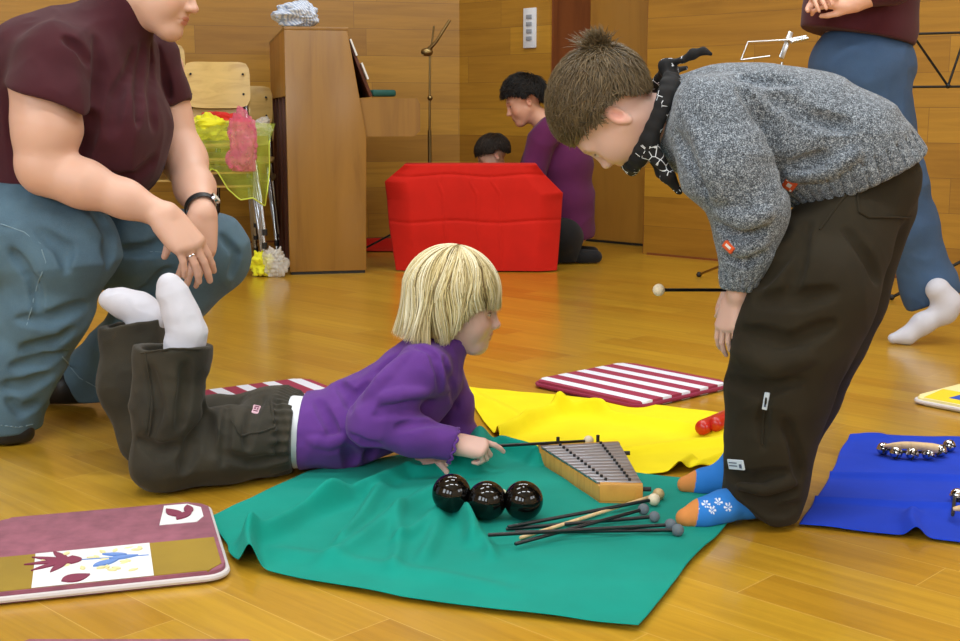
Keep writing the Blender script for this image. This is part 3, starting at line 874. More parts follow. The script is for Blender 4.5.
# pink scarf hanging over the front edge of the seat
n = 46
S, T = np.meshgrid(np.linspace(0, 1, n), np.linspace(0, 1, n), indexing='ij')
def hang(pts_top, pts_bot, y_top, seed, label, mat, depth=0.05, hem=None):
    """a scarf lying on the seat front and hanging down; outline given by pixel rows"""
    L0 = [PX(px, py, YS - 0.03) for px, py in pts_top]; L1 = [PX(px, py, YS - 0.06) for px, py in pts_bot]
    def interp(L, s):
        k = np.linspace(0, 1, len(L)); return np.stack([np.interp(s, k, [q[i] for q in L]) for i in range(3)], -1)
    A = interp(L0, S); B = interp(L1, S)
    P = A * (1 - T)[..., None] + B * T[..., None]
    nz = noise3(np.stack([S * 7, T * 1.8, 0 * S + seed], -1).reshape(-1, 3), seed).reshape(n, n)
    P[..., 1] += -0.10 + nz * depth * (0.3 + T) - 0.03 * np.sin(T * 3.1) + 0.17 * np.clip(1 - T * 5, 0, 1)
    P[..., 2] += 0.03 * np.clip(1 - T * 5, 0, 1)
    o = grid_mesh('scarf', P, mat)
    tag(o, label, 'scarf', 'chiffon scarves')
    if hem:
        ed = [P[i, -1] for i in range(n)]
        e2 = [P[0, j] for j in range(n)][8:]; e3 = [P[-1, j] for j in range(n)][8:]
        mm = MB(); mm.tube(ed, 0.0035, 6); mm.tube(e2, 0.003, 6); mm.tube(e3, 0.003, 6); mm.build('hem', hem, o)
    return o
q = PX(243, 146, YS - 0.20); blob_scarf('pink chiffon scarf bunched over the front of the chair seat', (q[0], YS - 0.20, q[2]), (0.080, 0.034, 0.150), M_TPNK, 29, 70, 0.34)
hang([(194, 122), (235, 128), (273, 130)], [(204, 186), (215, 168), (222, 170), (232, 188), (246, 198), (258, 196), (268, 205), (272, 190)], 0, 7, 'lime see-through chiffon scarf draped over the chair seat front', M_TGRN, 0.05, M_LIME)
q = GR(262, 276); blob_scarf('yellow chiffon scarf lying on the floor beside the piano', (q[0], q[1], 0.055), (0.058, 0.05, 0.064), M_TYEL, 13)
q = GR(276, 277); blob_scarf('white chiffon scarf puff lying on the floor against the piano', (q[0], q[1], 0.07), (0.055, 0.05, 0.082), M_TWHT, 17)

# blue and white cloth crumpled on the piano
t = NT('blue_white_gingham'); v = t.coord()
wv = t.n('ShaderNodeTexWave', wave_type='BANDS', bands_direction='DIAGONAL'); wv.inputs['Scale'].default_value = 30; wv.inputs['Distortion'].default_value = 2.0; t.l(v, wv.inputs['Vector'])
t.base(t.ramp(wv.outputs['Fac'], [(0.3, srgb(160, 176, 204)), (0.6, srgb(214, 222, 234))])); t.set(Roughness=0.9)
q = local(piano, pxm(299, 22), 0.10, ZT + 0.012)
o = blob_scarf('x', (q[0] - 0.01, q[1], q[2] + 0.052), (0.115, 0.09, 0.068), t.m, 23, 80, 0.24)
o.name = 'crumpled_cloth'; tag(o, 'crumpled pale blue and white cloth on top of the piano', 'cloth'); del o['group']

# ---- music stands
def tripod(e, c, hub_z, r, mat, angs, leg_r=0.006, foot=True):
    for a in angs:
        d = V3(math.cos(a), math.sin(a), 0)
        p0 = V3(c[0], c[1], hub_z); p1 = V3(c[0], c[1], 0.012) + d * r
        lg = MB().tube([p0, p1], leg_r, 8).build('leg', mat, e)
        if foot: MB().ball(p1 + V3(0, 0, 0.001), 0.013, 12).build('rubber_foot', M_BLACK, lg)
c = PX(430, 200, 7.35)
st = empty('music_stand', V3(c[0], c[1], 0), 'folded brass coloured music stand behind the red cloth', 'music stand')
MB().tube([V3(c[0], c[1], 0.15), V3(c[0], c[1], 0.70)], 0.011, 10).build('lower_pole', M_BRASS, st)
MB().tube([V3(c[0], c[1], 0.66), PX(430, 52, 7.35)], 0.007, 10).build('upper_pole', M_BRASS, st)
MB().ball(PX(430, 98, 7.35), 0.016, 12).build('clamp_knob', M_BRASS, st)
MB().tube([PX(423, 55, 7.33), PX(428, 50, 7.33), PX(436, 42, 7.3), PX(450, 20, 7.3)], [0.012, 0.014, 0.009, 0.008], 10).build('desk_arm', M_BRASS, st)
MB().tube([PX(431, 50, 7.4), PX(434, 26, 7.4)], 0.006, 8).build('desk_arm', M_BRASS, st)
MB().ball(PX(427, 52, 7.33), 0.03, 14, None, (1.2, 0.7, 0.8)).build('bracket', M_BRASS, st)
tripod(st, (c[0], c[1]), 0.22, 0.40, M_BLKMET, (math.radians(185), math.radians(65), math.radians(-85)), 0.006)

c = PX(768, 200, 5.75)
st = empty('music_stand', V3(c[0], c[1], 0), 'silver wire music stand standing behind the bending boy', 'music stand')
MB().tube([V3(c[0], c[1], 0.12), V3(c[0], c[1], 0.72)], 0.011, 10).build('lower_pole', M_STEEL, st)
ct = PX(782, 62, 5.75)
MB().tube([V3(c[0], c[1], 0.68), ct], 0.007, 10).build('upper_pole', M_STEEL, st)
MB().box((-0.012, -0.006, -0.062), (0.012, 0.006, 0.062), frame_mat(PX(786, 45, 5.72), (0.94, 0, -0.34), (0.34, 0.1, 0.94)), 0.003).build('desk_bar', M_STEEL, st)
for pts in ([(741, 60), (748, 42), (785, 40), (800, 40)], [(741, 60), (770, 56)], [(785, 40), (806, 36)]):
    MB().tube([PX(x, y, 5.7) for x, y in pts], 0.0048, 8).build('desk_wire', M_STEEL, st)
MB().tube([PX(791, 42, 5.69), PX(808, 38, 5.69)], 0.008, 8).build('page_clip', M_CHROME, st)
f1 = GR(699, 277); f1[2] = 0.012
lg = MB().tube([V3(c[0], c[1], 0.19), f1], 0.006, 8).build('leg', M_BRASS, st); MB().ball(f1, 0.014, 12).build('rubber_foot', M_BLACK, lg)
f1 = GR(704, 273); f1 = V3(f1[0] + 0.22, f1[1] + 0.12, 0.012)
lg = MB().tube([V3(c[0], c[1], 0.19), f1], 0.006, 8).build('leg', M_BRASS, st); MB().ball(f1, 0.014, 12).build('rubber_foot', M_BLACK, lg)
f1 = V3(c[0] + 0.2, c[1] - 0.33, 0.012)
lg = MB().tube([V3(c[0], c[1], 0.19), f1], 0.006, 8).build('leg', M_BRASS, st); MB().ball(f1, 0.014, 12).build('rubber_foot', M_BLACK, lg)

YB = 5.35
c = PX(985, 200, YB)
st = empty('music_stand', V3(c[0], c[1], 0), 'black wire music stand cut off by the right edge', 'music stand')
MB().tube([V3(c[0], c[1], 0.15), V3(c[0], c[1], 0.72)], 0.011, 10).build('lower_pole', M_BLKMET, st)
MB().tube([V3(c[0], c[1], 0.70), PX(985, 70, YB)], 0.007, 10).build('upper_pole', M_BLKMET, st)
for pts in ([(912, 34), (948, 86)], [(912, 34), (1050, 30)], [(948, 86), (962, 45)], [(905, 87), (1040, 86)], [(1050, 30), (1010, 86)], [(985, 30), (985, 92)]):
    MB().tube([PX(x, y, YB - 0.04) for x, y in pts], 0.0052, 8).build('desk_wire', M_BLKMET, st)
for x, y in ((912, 34), (948, 86)):
    MB().ball(PX(x, y, YB - 0.04), 0.011, 12).build('rivet', M_BLKMET, st)
tripod(st, (c[0], c[1]), 0.22, 0.36, M_BLKMET, (math.radians(172), math.radians(52), math.radians(-68)), 0.007)

# ---- the red cloth draped over a low box
YR = 6.40
M_BOXW = wood('plain_box_board', srgb(176, 140, 90), srgb(150, 116, 70), 0.6)
zt = float(PX(470, 165, YR)[2])
xl, xr_ = PX(403, 165, YR)[0], PX(540, 165, YR)[0]
bx = empty('low_table', ((xl + xr_) / 2, YR + 0.11, 0), 'low table hidden under the draped red cloth', 'table')
MB().box((xl - bx.location.x + 0.01, -0.09, zt - 0.045), (xr_ - bx.location.x - 0.01, 0.09, zt - 0.006), None, 0.004).build('table_top', M_BOXW, bx, False)
for sx in (xl - bx.location.x + 0.03, xr_ - bx.location.x - 0.07):
    for sy in (-0.08, 0.04):
        MB().box((sx, sy, 0), (sx + 0.04, sy + 0.04, zt - 0.045), None, 0.003).build('leg', M_BOXW, bx, False)
# outline of the hanging front: top edge narrow, corners fall away to both sides
n = 140
S, T = np.meshgrid(np.linspace(-1, 1, n), np.linspace(0, 1, n), indexing='ij')
TOPD = 0.26                       # share of the sheet that lies on the table
def lerp(a, b, t): return a + (b - a) * t
lx = lambda y: np.interp(y, [165, 182, 225, 271], [404, 384, 388, 396])
rx = lambda y: np.interp(y, [165, 175, 194, 230, 271], [537, 545, 564, 561, 557])
rows = np.interp(T, [0, TOPD, 1], [165, 165, 271])
XL = np.vectorize(lambda y: lx(y))(rows); XR = np.vectorize(lambda y: rx(y))(rows)
pxs = (XL + XR) / 2 + S * (XR - XL) / 2
u_ = -(rows - 320.5) / FOC
dy = math.cos(PITCH) + u_ * math.sin(PITCH); dz = -math.sin(PITCH) + u_ * math.cos(PITCH)
Yd = np.where(T < TOPD, YR + 0.22 * (1 - T / TOPD), YR)
hangT = np.clip((T - TOPD) / (1 - TOPD), 0, 1)
side = np.clip((np.abs(S) - 0.72) / 0.28, 0, 1)
Yd = Yd - 0.03 * hangT - 0.05 * np.sin(hangT * 3.0) * 0.3 + 0.15 * side ** 1.5 * np.clip(hangT * 3, 0, 1) * (1 - 0.7 * hangT)
Q = np.stack([S * 2.2, hangT * 2.0, 0 * S], -1).reshape(-1, 3)
Yd = Yd + 0.010 * noise3(Q, 5).reshape(n, n) * np.clip(hangT * 4, 0, 1)
for s0 in (-0.36, 0.28, 0.02):          # ironed fold lines
    Yd = Yd - 0.005 * np.exp(-((S - s0 - 0.03 * hangT) / 0.012) ** 2) * np.clip(hangT * 5, 0, 1)
for t0 in (0.10, 0.53):
    Yd = Yd + 0.005 * np.exp(-((hangT - t0 - 0.012 * np.sin(S * 6)) / 0.014) ** 2)
sc_ = YR / dy
X = (pxs - 480) / FOC * sc_
Z = np.where(T < TOPD, zt + 0.002, CAMH + dz * sc_)
Z = np.maximum(Z - 0.0 * side, 0.006)
P = np.stack([X, Yd, Z], -1)
o = grid_mesh('draped_cloth', P, M_RED, None, 0.002)
tag(o, 'red cotton cloth with ironed folds draped over a low table', 'cloth')
q0, q1 = GR(340, 248), GR(410, 254)
o2, _ = cloth('floor_cloth', [GR(345, 252), GR(345, 243), GR(408, 246), GR(404, 252)], [(GR(350, 248), GR(400, 249), 0.06, 0.055)], M_RED, 'piece of red cloth lying on the floor between piano and draped red cloth', 60, 0.01, 31)

# ================================================================== FIGURES: smooth blended bodies, polygonised
def smin(a, b, k):
    if k <= 0: return np.minimum(a, b)
    h = np.clip(0.5 + 0.5 * (b - a) / k, 0, 1)
    return b + (a - b) * h - k * h * (1 - h)
def smax(a, b, k):
    return -smin(-a, -b, k)

class SDF:
    def __init__(self):
        self.ops = []; self.lo = np.full(3, 1e9); self.hi = np.full(3, -1e9)
    def _b(self, c, r):
        c = np.asarray(c, float)
        self.lo = np.minimum(self.lo, c - r); self.hi = np.maximum(self.hi, c + r)
    def cap(self, a, b, ra, rb=None, k=0.03, op='u'):
        rb = ra if rb is None else rb
        a = np.asarray(a, float); b = np.asarray(b, float); ba = b - a; L2 = max(1e-9, ba @ ba)
        def f(P):
            q = P - a
            t = np.clip((q @ ba) / L2, 0, 1)
            q = q - t[:, None] * ba
            return np.sqrt((q * q).sum(1)) - (ra + (rb - ra) * t)
        self.ops.append((op, f, k))
        if op == 'u': self._b(a, ra); self._b(b, rb)
        return self
    def capl(self, a, b, ra, rb, k, op):
        """a small local capsule, only worked out near itself"""
        a = np.asarray(a, float); b = np.asarray(b, float); m = max(ra, rb) + k * 1.05 + 0.002
        lo = np.minimum(a, b) - m; hi = np.maximum(a, b) + m; ba = b - a; L2 = max(1e-9, ba @ ba)
        self.ops.append(('l' + op, (a, ba, L2, ra, rb, lo, hi), k))
        return self
    def ell(self, c, r, k=0.03, R=None, op='u'):
        c = np.asarray(c, float); r = np.asarray(r, float)
        def f(P):
            q = P - c
            if R is not None: q = q @ R
            k0 = np.sqrt(((q / r) ** 2).sum(1)); k1 = np.sqrt(((q / (r * r)) ** 2).sum(1))
            return k0 * (k0 - 1) / np.maximum(k1, 1e-6)
        self.ops.append((op, f, k))
        if op == 'u': self._b(c, r.max())
        return self
    def chain(self, pts, k=0.03, op='u'):
        """pts: list of (point, radius)"""
        for (a, ra), (b, rb) in zip(pts[:-1], pts[1:]):
            self.cap(a, b, ra, rb, k, op)
        return self
    def add(self, s, k=0.02, op='u'):
        self.ops.append((op, s.eval if isinstance(s, SDF) else s, k))
        if op == 'u' and isinstance(s, SDF):
            self.lo = np.minimum(self.lo, s.lo); self.hi = np.maximum(self.hi, s.hi)
        return self
    def cut(self, p, n, k=0.004):
        """keep the side that lies against the direction n"""
        p = np.asarray(p, float); n = unit(n)
        self.ops.append(('i', lambda P: (P - p) @ n, k))
        return self
    def disp(self, fn):
        self.ops.append(('d', fn, 0)); return self
    def eval(self, P):
        d = None
        for op, f, k in self.ops:
            if op[0] == 'l':
                a, ba, L2, ra, rb, lo, hi = f
                m = np.nonzero((P[:, 0] > lo[0]) & (P[:, 0] < hi[0]) & (P[:, 1] > lo[1]) & (P[:, 1] < hi[1]) & (P[:, 2] > lo[2]) & (P[:, 2] < hi[2]))[0]
                if len(m):
                    q = P[m] - a
                    t = np.clip((q @ ba) / L2, 0, 1)
                    q = q - t[:, None] * ba
                    v = np.sqrt((q * q).sum(1)) - (ra + (rb - ra) * t)
                    d[m] = smin(d[m], v, k) if op == 'lu' else smax(d[m], -v, k)
                continue
            v = f(P)
            if d is None: d = v
            elif op == 'u': d = smin(d, v, k)
            elif op == 's': d = smax(d, -v, k)
            elif op == 'i': d = smax(d, v, k)
            elif op == 'd': d = d + v
        return d

_C8 = np.array([[i, j, k] for i in (0, 1) for j in (0, 1) for k in (0, 1)])
_E12 = [(a, b) for a in range(8) for b in range(a + 1, 8) if np.abs(_C8[a] - _C8[b]).sum() == 1]

def polygonise(s, res, pad=0.02):
    """surface nets on the cells near the surface -> (verts, quads)"""
    lo = s.lo - pad; hi = s.hi + pad
    B = 4; R = res * B
    nc = np.ceil((hi - lo) / R).astype(int) + 1
    n4 = (nc + 3) // 4
    g4 = np.stack(np.meshgrid(*[np.arange(n) for n in n4], indexing='ij'), -1).reshape(-1, 3)
    g4 = g4[np.abs(s.eval(lo + (g4 + 0.5) * R * 4)) < R * 4 * 1.35]
    s4 = np.stack(np.meshgrid(*[np.arange(4)] * 3, indexing='ij'), -1).reshape(-1, 3)
    g = (g4[:, None, :] * 4 + s4[None]).reshape(-1, 3)
    ctr = lo + (g + 0.5) * R
    act = np.zeros(len(g), bool)
    for i in range(0, len(g), 400000):
        act[i:i + 400000] = np.abs(s.eval(ctr[i:i + 400000])) < R * 1.25
    g = g[act]
    sub = np.stack(np.meshgrid(*[np.arange(B)] * 3, indexing='ij'), -1).reshape(-1, 3)
    cells = (g[:, None, :] * B + sub[None]).reshape(-1, 3)
    dims = n4 * 4 * B + 2
    key = lambda c: (c[..., 0] * dims[1] + c[..., 1]) * dims[2] + c[..., 2]
    ck = key(cells[:, None, :] + _C8[None])
    uk, inv = np.unique(ck, return_inverse=True)
    inv = inv.reshape(ck.shape)
    up = np.stack([uk // (dims[1] * dims[2]), (uk // dims[2]) % dims[1], uk % dims[2]], -1)
    val = np.empty(len(uk))
    for i in range(0, len(uk), 300000):
        val[i:i + 300000] = s.eval(lo + up[i:i + 300000] * res)
    cv = val[inv]
    sg = cv < 0
    ac = sg.any(1) & ~sg.all(1)
    cells = cells[ac]; cv = cv[ac]; sg = sg[ac]
    acc = np.zeros((len(cells), 3)); cnt = np.zeros(len(cells))
    for a, b in _E12:
        m = sg[:, a] != sg[:, b]
        t = cv[m, a] / (cv[m, a] - cv[m, b])
        acc[m] += _C8[a] + (_C8[b] - _C8[a]) * t[:, None]; cnt[m] += 1
    V = lo + (cells + acc / cnt[:, None]) * res
    k2 = key(cells); order = np.argsort(k2); ks = k2[order]
    def find(c):
        kk = key(c); p = np.searchsorted(ks, kk); p = np.minimum(p, len(ks) - 1)
        ok = ks[p] == kk
        return np.where(ok, order[p], -1)
    faces = []
    for ax in range(3):
        e = np.zeros(3, int); e[ax] = 1
        o1 = np.zeros(3, int); o1[(ax + 1) % 3] = 1
        o2 = np.zeros(3, int); o2[(ax + 2) % 3] = 1
        ia = 0; ib = int(np.where((_C8 == e).all(1))[0][0])
        m = sg[:, ia] != sg[:, ib]
        c = cells[m]; s0 = sg[m, ia]
        q = np.stack([np.where(m)[0], find(c - o1), find(c - o1 - o2), find(c - o2)], -1)
        ok = (q >= 0).all(1)
        q = q[ok]; s0 = s0[ok]
        q[~s0] = q[~s0][:, ::-1]
        faces.append(q)
    return V, np.concatenate(faces)

def sdf_obj(name, s, res, mat, parent, colf=None, smooth_it=1):
    V, F = polygonise(s, res)
    for _ in range(smooth_it):                       # light relaxation
        acc = np.zeros_like(V); n = np.zeros(len(V))
        for i in range(4):
            np.add.at(acc, F[:, i], V[F[:, (i + 1) % 4]]); np.add.at(n, F[:, i], 1)
            np.add.at(acc, F[:, i], V[F[:, (i - 1) % 4]]); np.add.at(n, F[:, i], 1)
        V = V * 0.5 + 0.5 * acc / np.maximum(n, 1)[:, None]
    me = mesh_np(name, V, F)
    if colf is not None: set_col(me, colf(V))
    return link_mesh(name, me, mat, parent)

class Frame:
    """local frame of a head or a hand: x forward, y left, z up"""
    def __init__(self, o, fwd, up, s=1.0):
        self.o = np.asarray(o, float); x = unit(fwd); z = np.asarray(up, float); z = unit(z - x * (z @ x)); y = np.cross(z, x)
        self.R = np.stack([x, y, z], 1); self.s = s
    def w(self, *p):
        p = np.asarray(p if len(p) == 3 else p[0], float)
        return self.o + (p * self.s) @ self.R.T
    def v(self, *p):
        return np.asarray(p, float) @ self.R.T
    def l(self, P):
        return (np.asarray(P) - self.o) @ self.R / self.s

def head_sdf(fr, child=0.0, mouth_open=0.0):
    """a head in its own frame (metres of an adult head, scaled by the frame): returns an SDF in world space"""
    H = SDF(); c = child
    H.ell((-0.016, 0, 0.032), (0.093, 0.073 + 0.003 * c, 0.080 + 0.004 * c))
    H.ell((0.030, 0, -0.002 + 0.01 * c), (0.058, 0.062, 0.078), 0.03)
    H.ell((0.036, 0, -0.050 + 0.012 * c), (0.046 + 0.004 * c, 0.050 + 0.004 * c, 0.058), 0.03)
    jz = 0.016 * c
    for y in (-1, 1):
        H.cap((0.0, y * 0.052, -0.050 + jz), (0.056, y * 0.018, -0.098 + jz), 0.020, 0.017, 0.03)
        H.ell((0.052, y * 0.036, -0.036 + jz * 0.6), (0.030 + 0.004 * c, 0.026 + 0.004 * c, 0.030 + 0.004 * c), 0.028)
    H.ell((0.070, 0, -0.098 + jz), (0.018, 0.020, 0.017), 0.03)
    # brow, eye sockets, lids
    for y in (-1, 1):
        H.cap((0.086, y * 0.014, 0.018), (0.072, y * 0.046, 0.020), 0.0075 - 0.0025 * c, 0.007 - 0.002 * c, 0.022)
        H.ell((0.094, y * 0.031, 0.000), (0.013, 0.019, 0.0125), 0.018, None, 's')
        H.ell((0.0745, y * 0.031, 0.000), (0.0140, 0.0165, 0.0130), 0.004)
        H.cap((0.0875, y * 0.020, -0.0015), (0.0815, y * 0.045, -0.0015), 0.0016, 0.0014, 0.0022, 's')   # lid line
    # nose
    nl = 1 - 0.22 * c
    H.cap((0.086, 0, 0.008), (0.086 + 0.021 * nl, 0, -0.032 + 0.006 * c), 0.0072, 0.0086, 0.014)
    H.ell((0.086 + 0.021 * nl, 0, -0.034 + 0.006 * c), (0.0105, 0.0105, 0.0088), 0.008)
    for y in (-1, 1):
        H.ell((0.096, y * 0.0115, -0.037 + 0.006 * c), (0.0105, 0.0075, 0.0075), 0.007)
        H.ell((0.101, y * 0.0065, -0.0445 + 0.006 * c), (0.0045, 0.0034, 0.003), 0.003, None, 's')
    # mouth
    H.ell((0.080, 0, -0.062 + 0.010 * c), (0.016, 0.024, 0.014), 0.014)
    mz = -0.0660 + 0.010 * c
    H.ell((0.0895, 0, mz + 0.0046), (0.0080, 0.019, 0.0048), 0.006)
    H.ell((0.0878, 0, mz - 0.0054), (0.0080, 0.017, 0.0055), 0.006)
    H.cap((0.0980, 0, mz), (0.0835, 0.026, mz - 0.001), 0.0018, 0.0014, 0.002, 's')
    H.cap((0.0980, 0, mz), (0.0835, -0.026, mz - 0.001), 0.0018, 0.0014, 0.002, 's')
    # ears
    for y in (-1, 1):
        E = SDF()
        ax = unit((-0.35, y * 0.85, 0.1)); up = unit((-0.18, 0.0, 1.0)); u2 = unit(up - ax * (up @ ax)); fw = np.cross(u2, ax)
        R = np.stack([fw, ax, u2], 1)
        ce = np.array((-0.012, y * 0.078, -0.006))
        es = 1.0 - 0.14 * c
        E.ell(ce, (0.018 * es, 0.0072, 0.030 * es), 0.01, R)
        E.ell(ce + ax * 0.0075 + fw * 0.0025 - u2 * 0.002, (0.0105 * es, 0.0080, 0.0185 * es), 0.003, R, 's')
        E.ell(ce + np.array((0.0, 0, -0.024)), (0.009, 0.006, 0.010), 0.006, R)
        E.ell(ce + fw * -0.004 + u2 * 0.004 + ax * 0.001, (0.004, 0.003, 0.014), 0.004, R)
        H.add(E, 0.007)
    S = SDF()
    S.ops.append(('u', lambda P: H.eval(fr.l(P)) * fr.s, 0.0))
    S._b(fr.o, 0.16 * fr.s)
    return S

def hand_sdf(wrist, fwd, back, side, s=1.0, curl=(0.3, 0.5, 0.4), spread=0.06, thumb=(0.7, 0.5), curls=None, fat=1.0):
    """a hand: fwd = wrist to knuckles, back = out of the back of the hand, side = +1 when the thumb lies at +y (y = back x fwd)"""
    fr = Frame(wrist, fwd, back, s)
    S = SDF()
    ys = [0.030, 0.010, -0.011, -0.030]
    kx = [0.088, 0.092, 0.087, 0.078]
    ln = [(0.040, 0.025, 0.019), (0.044, 0.028, 0.020), (0.040, 0.026, 0.019), (0.031, 0.020, 0.017)]
    rd = [0.0092, 0.0094, 0.0088, 0.0078]
    tips = []
    for i in range(4):
        y = ys[i] * side
        S.cap(fr.w(0.0, y * 0.62, 0.0), fr.w(kx[i], y, 0.002), 0.0155 * s * fat, 0.0118 * s * fat, 0.022 * s)
    S.cap(fr.w(0.022, 0.022 * side, -0.008), fr.w(0.05, 0.026 * side, -0.010), 0.016 * s * fat, 0.013 * s * fat, 0.02 * s)
    S.cap(fr.w(0.02, -0.022 * side, -0.008), fr.w(0.06, -0.026 * side, -0.008), 0.014 * s * fat, 0.012 * s * fat, 0.02 * s)
    for i in range(4):
        cu = (curls[i] if curls else curl)
        a = 0.0; p = np.array((kx[i], ys[i] * side, 0.002)); sp = spread * (1.5 - i) * side
        F = SDF()
        r = rd[i] * fat
        for j in range(3):
            a += cu[j]
            d = np.array((math.cos(a) * math.cos(sp), math.sin(sp) * (1 if a < 1.3 else 0.4), -math.sin(a)))
            q = p + d * ln[i][j]
            r2 = rd[i] * fat * (0.93, 0.86, 0.74)[j]
            F.cap(fr.w(p), fr.w(q), r * s, r2 * s, 0.002 * s)
            p = q; r = r2
        tips.append(fr.w(p))
        S.add(F, 0.0045 * s)
    # thumb leaves the side of the palm
    p = np.array((0.024, 0.026 * side, -0.010)); T = SDF()
    a, b2 = thumb
    d1 = unit((math.cos(a), math.sin(a) * side, -0.35 * b2)); q1 = p + d1 * 0.040
    d2 = unit((math.cos(a - 0.3), math.sin(a - 0.3) * side, -0.5 * b2)); q2 = q1 + d2 * 0.032
    d3 = unit((math.cos(a - 0.55), math.sin(a - 0.55) * side, -0.7 * b2)); q3 = q2 + d3 * 0.024
    T.cap(fr.w(p), fr.w(q1), 0.0165 * s * fat, 0.0118 * s * fat, 0.006 * s)
    T.cap(fr.w(q1), fr.w(q2), 0.0118 * s * fat, 0.0105 * s * fat, 0.003 * s)
    T.cap(fr.w(q2), fr.w(q3), 0.0105 * s * fat, 0.0082 * s * fat, 0.003 * s)
    S.add(T, 0.008 * s)
    S.tips = tips; S.frame = fr
    return S

def skin_colors(base, zones=(), mottled=0.03, seed=0):
    base = np.array(base[:3])
    def f(V):
        c = np.tile(base, (len(V), 1))
        n = noise3(V * 22, seed)[:, None]
        c = c * (1 + mottled * n)
        for kind, fr, ctr, rad, col, wt in zones:
            q = (fr.l(V) - np.asarray(ctr)) / np.asarray(rad)
            wgt = np.clip(1.5 - np.sqrt((q * q).sum(1)) * 1.5, 0, 1) if kind == 'soft' else np.clip((1.0 - np.sqrt((q * q).sum(1))) * 6, 0, 1)
            c = c * (1 - (wgt * wt)[:, None]) + np.array(col[:3]) * (wgt * wt)[:, None]
        return c
    return f

def face_zones(fr, child=0.0, lip=srgb(176, 96, 88), cheek=srgb(226, 140, 120), brow=srgb(96, 72, 52), lid=srgb(150, 104, 88), bw=0.6):
    mz = -0.0660 + 0.010 * child
    z = [('soft', fr, (0.062, 0.042, -0.030), (0.03, 0.028, 0.028), cheek, 0.35), ('soft', fr, (0.062, -0.042, -0.030), (0.03, 0.028, 0.028), cheek, 0.35),
         ('soft', fr, (0.108, 0, -0.034), (0.014, 0.014, 0.012), cheek, 0.35),
         ('hard', fr, (0.095, 0, mz + 0.0040), (0.014, 0.023, 0.0056), lip, 0.75), ('hard', fr, (0.094, 0, mz - 0.0056), (0.014, 0.021, 0.0072), lip, 0.75)]
    for y in (-1, 1):
        z.append(('soft', fr, (-0.012, y * 0.082, -0.006), (0.02, 0.02, 0.03), cheek, 0.5))
        z.append(('hard', fr, (0.084, y * 0.034, 0.0245), (0.016, 0.020, 0.0042), brow, bw))
        z.append(('hard', fr, (0.087, y * 0.033, -0.0012), (0.014, 0.0140, 0.0046), srgb(206, 200, 194), 0.85))
        z.append(('hard', fr, (0.0895, y * 0.0325, -0.0016), (0.009, 0.0058, 0.0056), srgb(58, 42, 30), 0.95))
        z.append(('hard', fr, (0.087, y * 0.033, 0.0036), (0.014, 0.0165, 0.0022), srgb(46, 32, 26), 0.9))
    return z

def skin_mat(name):
    t = NT(name)
    a = t.n('ShaderNodeVertexColor', layer_name='Col')
    t.l(a.outputs['Color'], t.b.inputs['Base Color'])
    v = t.coord(); t.bump(t.noise(v, 420, 3), 0.10, 0.001)
    t.set(Roughness=0.48)
    t.b.inputs['Subsurface Weight'].default_value = 0.12; t.b.inputs['Subsurface Radius'].default_value = (0.012, 0.004, 0.002); t.b.inputs['Subsurface Scale'].default_value = 0.5
    return t.m
M_SKIN = skin_mat('skin')

def hair_mat(name, rough=0.42):
    t = NT(name)
    a = t.n('ShaderNodeVertexColor', layer_name='Col'); t.l(a.outputs['Color'], t.b.inputs['Base Color'])
    t.set(Roughness=rough); t.b.inputs['Specular IOR Level'].default_value = 0.45
    return t.m
M_HAIR = hair_mat('hair')
M_HAIRD = hair_mat('dark_hair', 0.55)

def strands_mesh(paths, width, normals, cols):
    """paths (M,K,3), width (M,), normals (M,K,3) -> verts, quads, vertex colours: three sided tapered locks"""
    M, K, _ = paths.shape
    t = np.gradient(paths, axis=1); t /= np.maximum(np.linalg.norm(t, axis=2, keepdims=True), 1e-9)
    sd = np.cross(t, normals); sd /= np.maximum(np.linalg.norm(sd, axis=2, keepdims=True), 1e-9)
    nn = np.cross(sd, t)
    u = np.linspace(0, 1, K)
    tp = (np.interp(u, [0, 0.15, 0.7, 1], [0.5, 1, 0.9, 0.12]))[None, :, None] * width[:, None, None]
    ring = np.stack([paths + sd * tp, paths - sd * tp, paths + nn * tp * 0.7], 2)       # M,K,3,3
    V = ring.reshape(-1, 3)
    base = (np.arange(M)[:, None] * K + np.arange(K - 1)[None]) * 3
    q = []
    for j in range(3):
        j2 = (j + 1) % 3
        q.append(np.stack([base + j, base + j2, base + 3 + j2, base + 3 + j], -1).reshape(-1, 4))
    C = np.repeat(cols, K * 3, axis=0)
    return V, np.concatenate(q), C

def hair_obj(name, sets, mat, parent):
    off = 0; Vs, Fs, Cs = [], [], []
    for V, F, C in sets:
        Vs.append(V); Fs.append(F + off); Cs.append(C); off += len(V)
    me = mesh_np(name, np.concatenate(Vs), np.concatenate(Fs))
    set_col(me, np.concatenate(Cs))
    return link_mesh(name, me, mat, parent)

def tints(n, c, var, rng):
    k = 1 + var * rng.normal(size=(n, 1))
    return np.clip(np.array(c[:3])[None] * k, 0.002, 1)

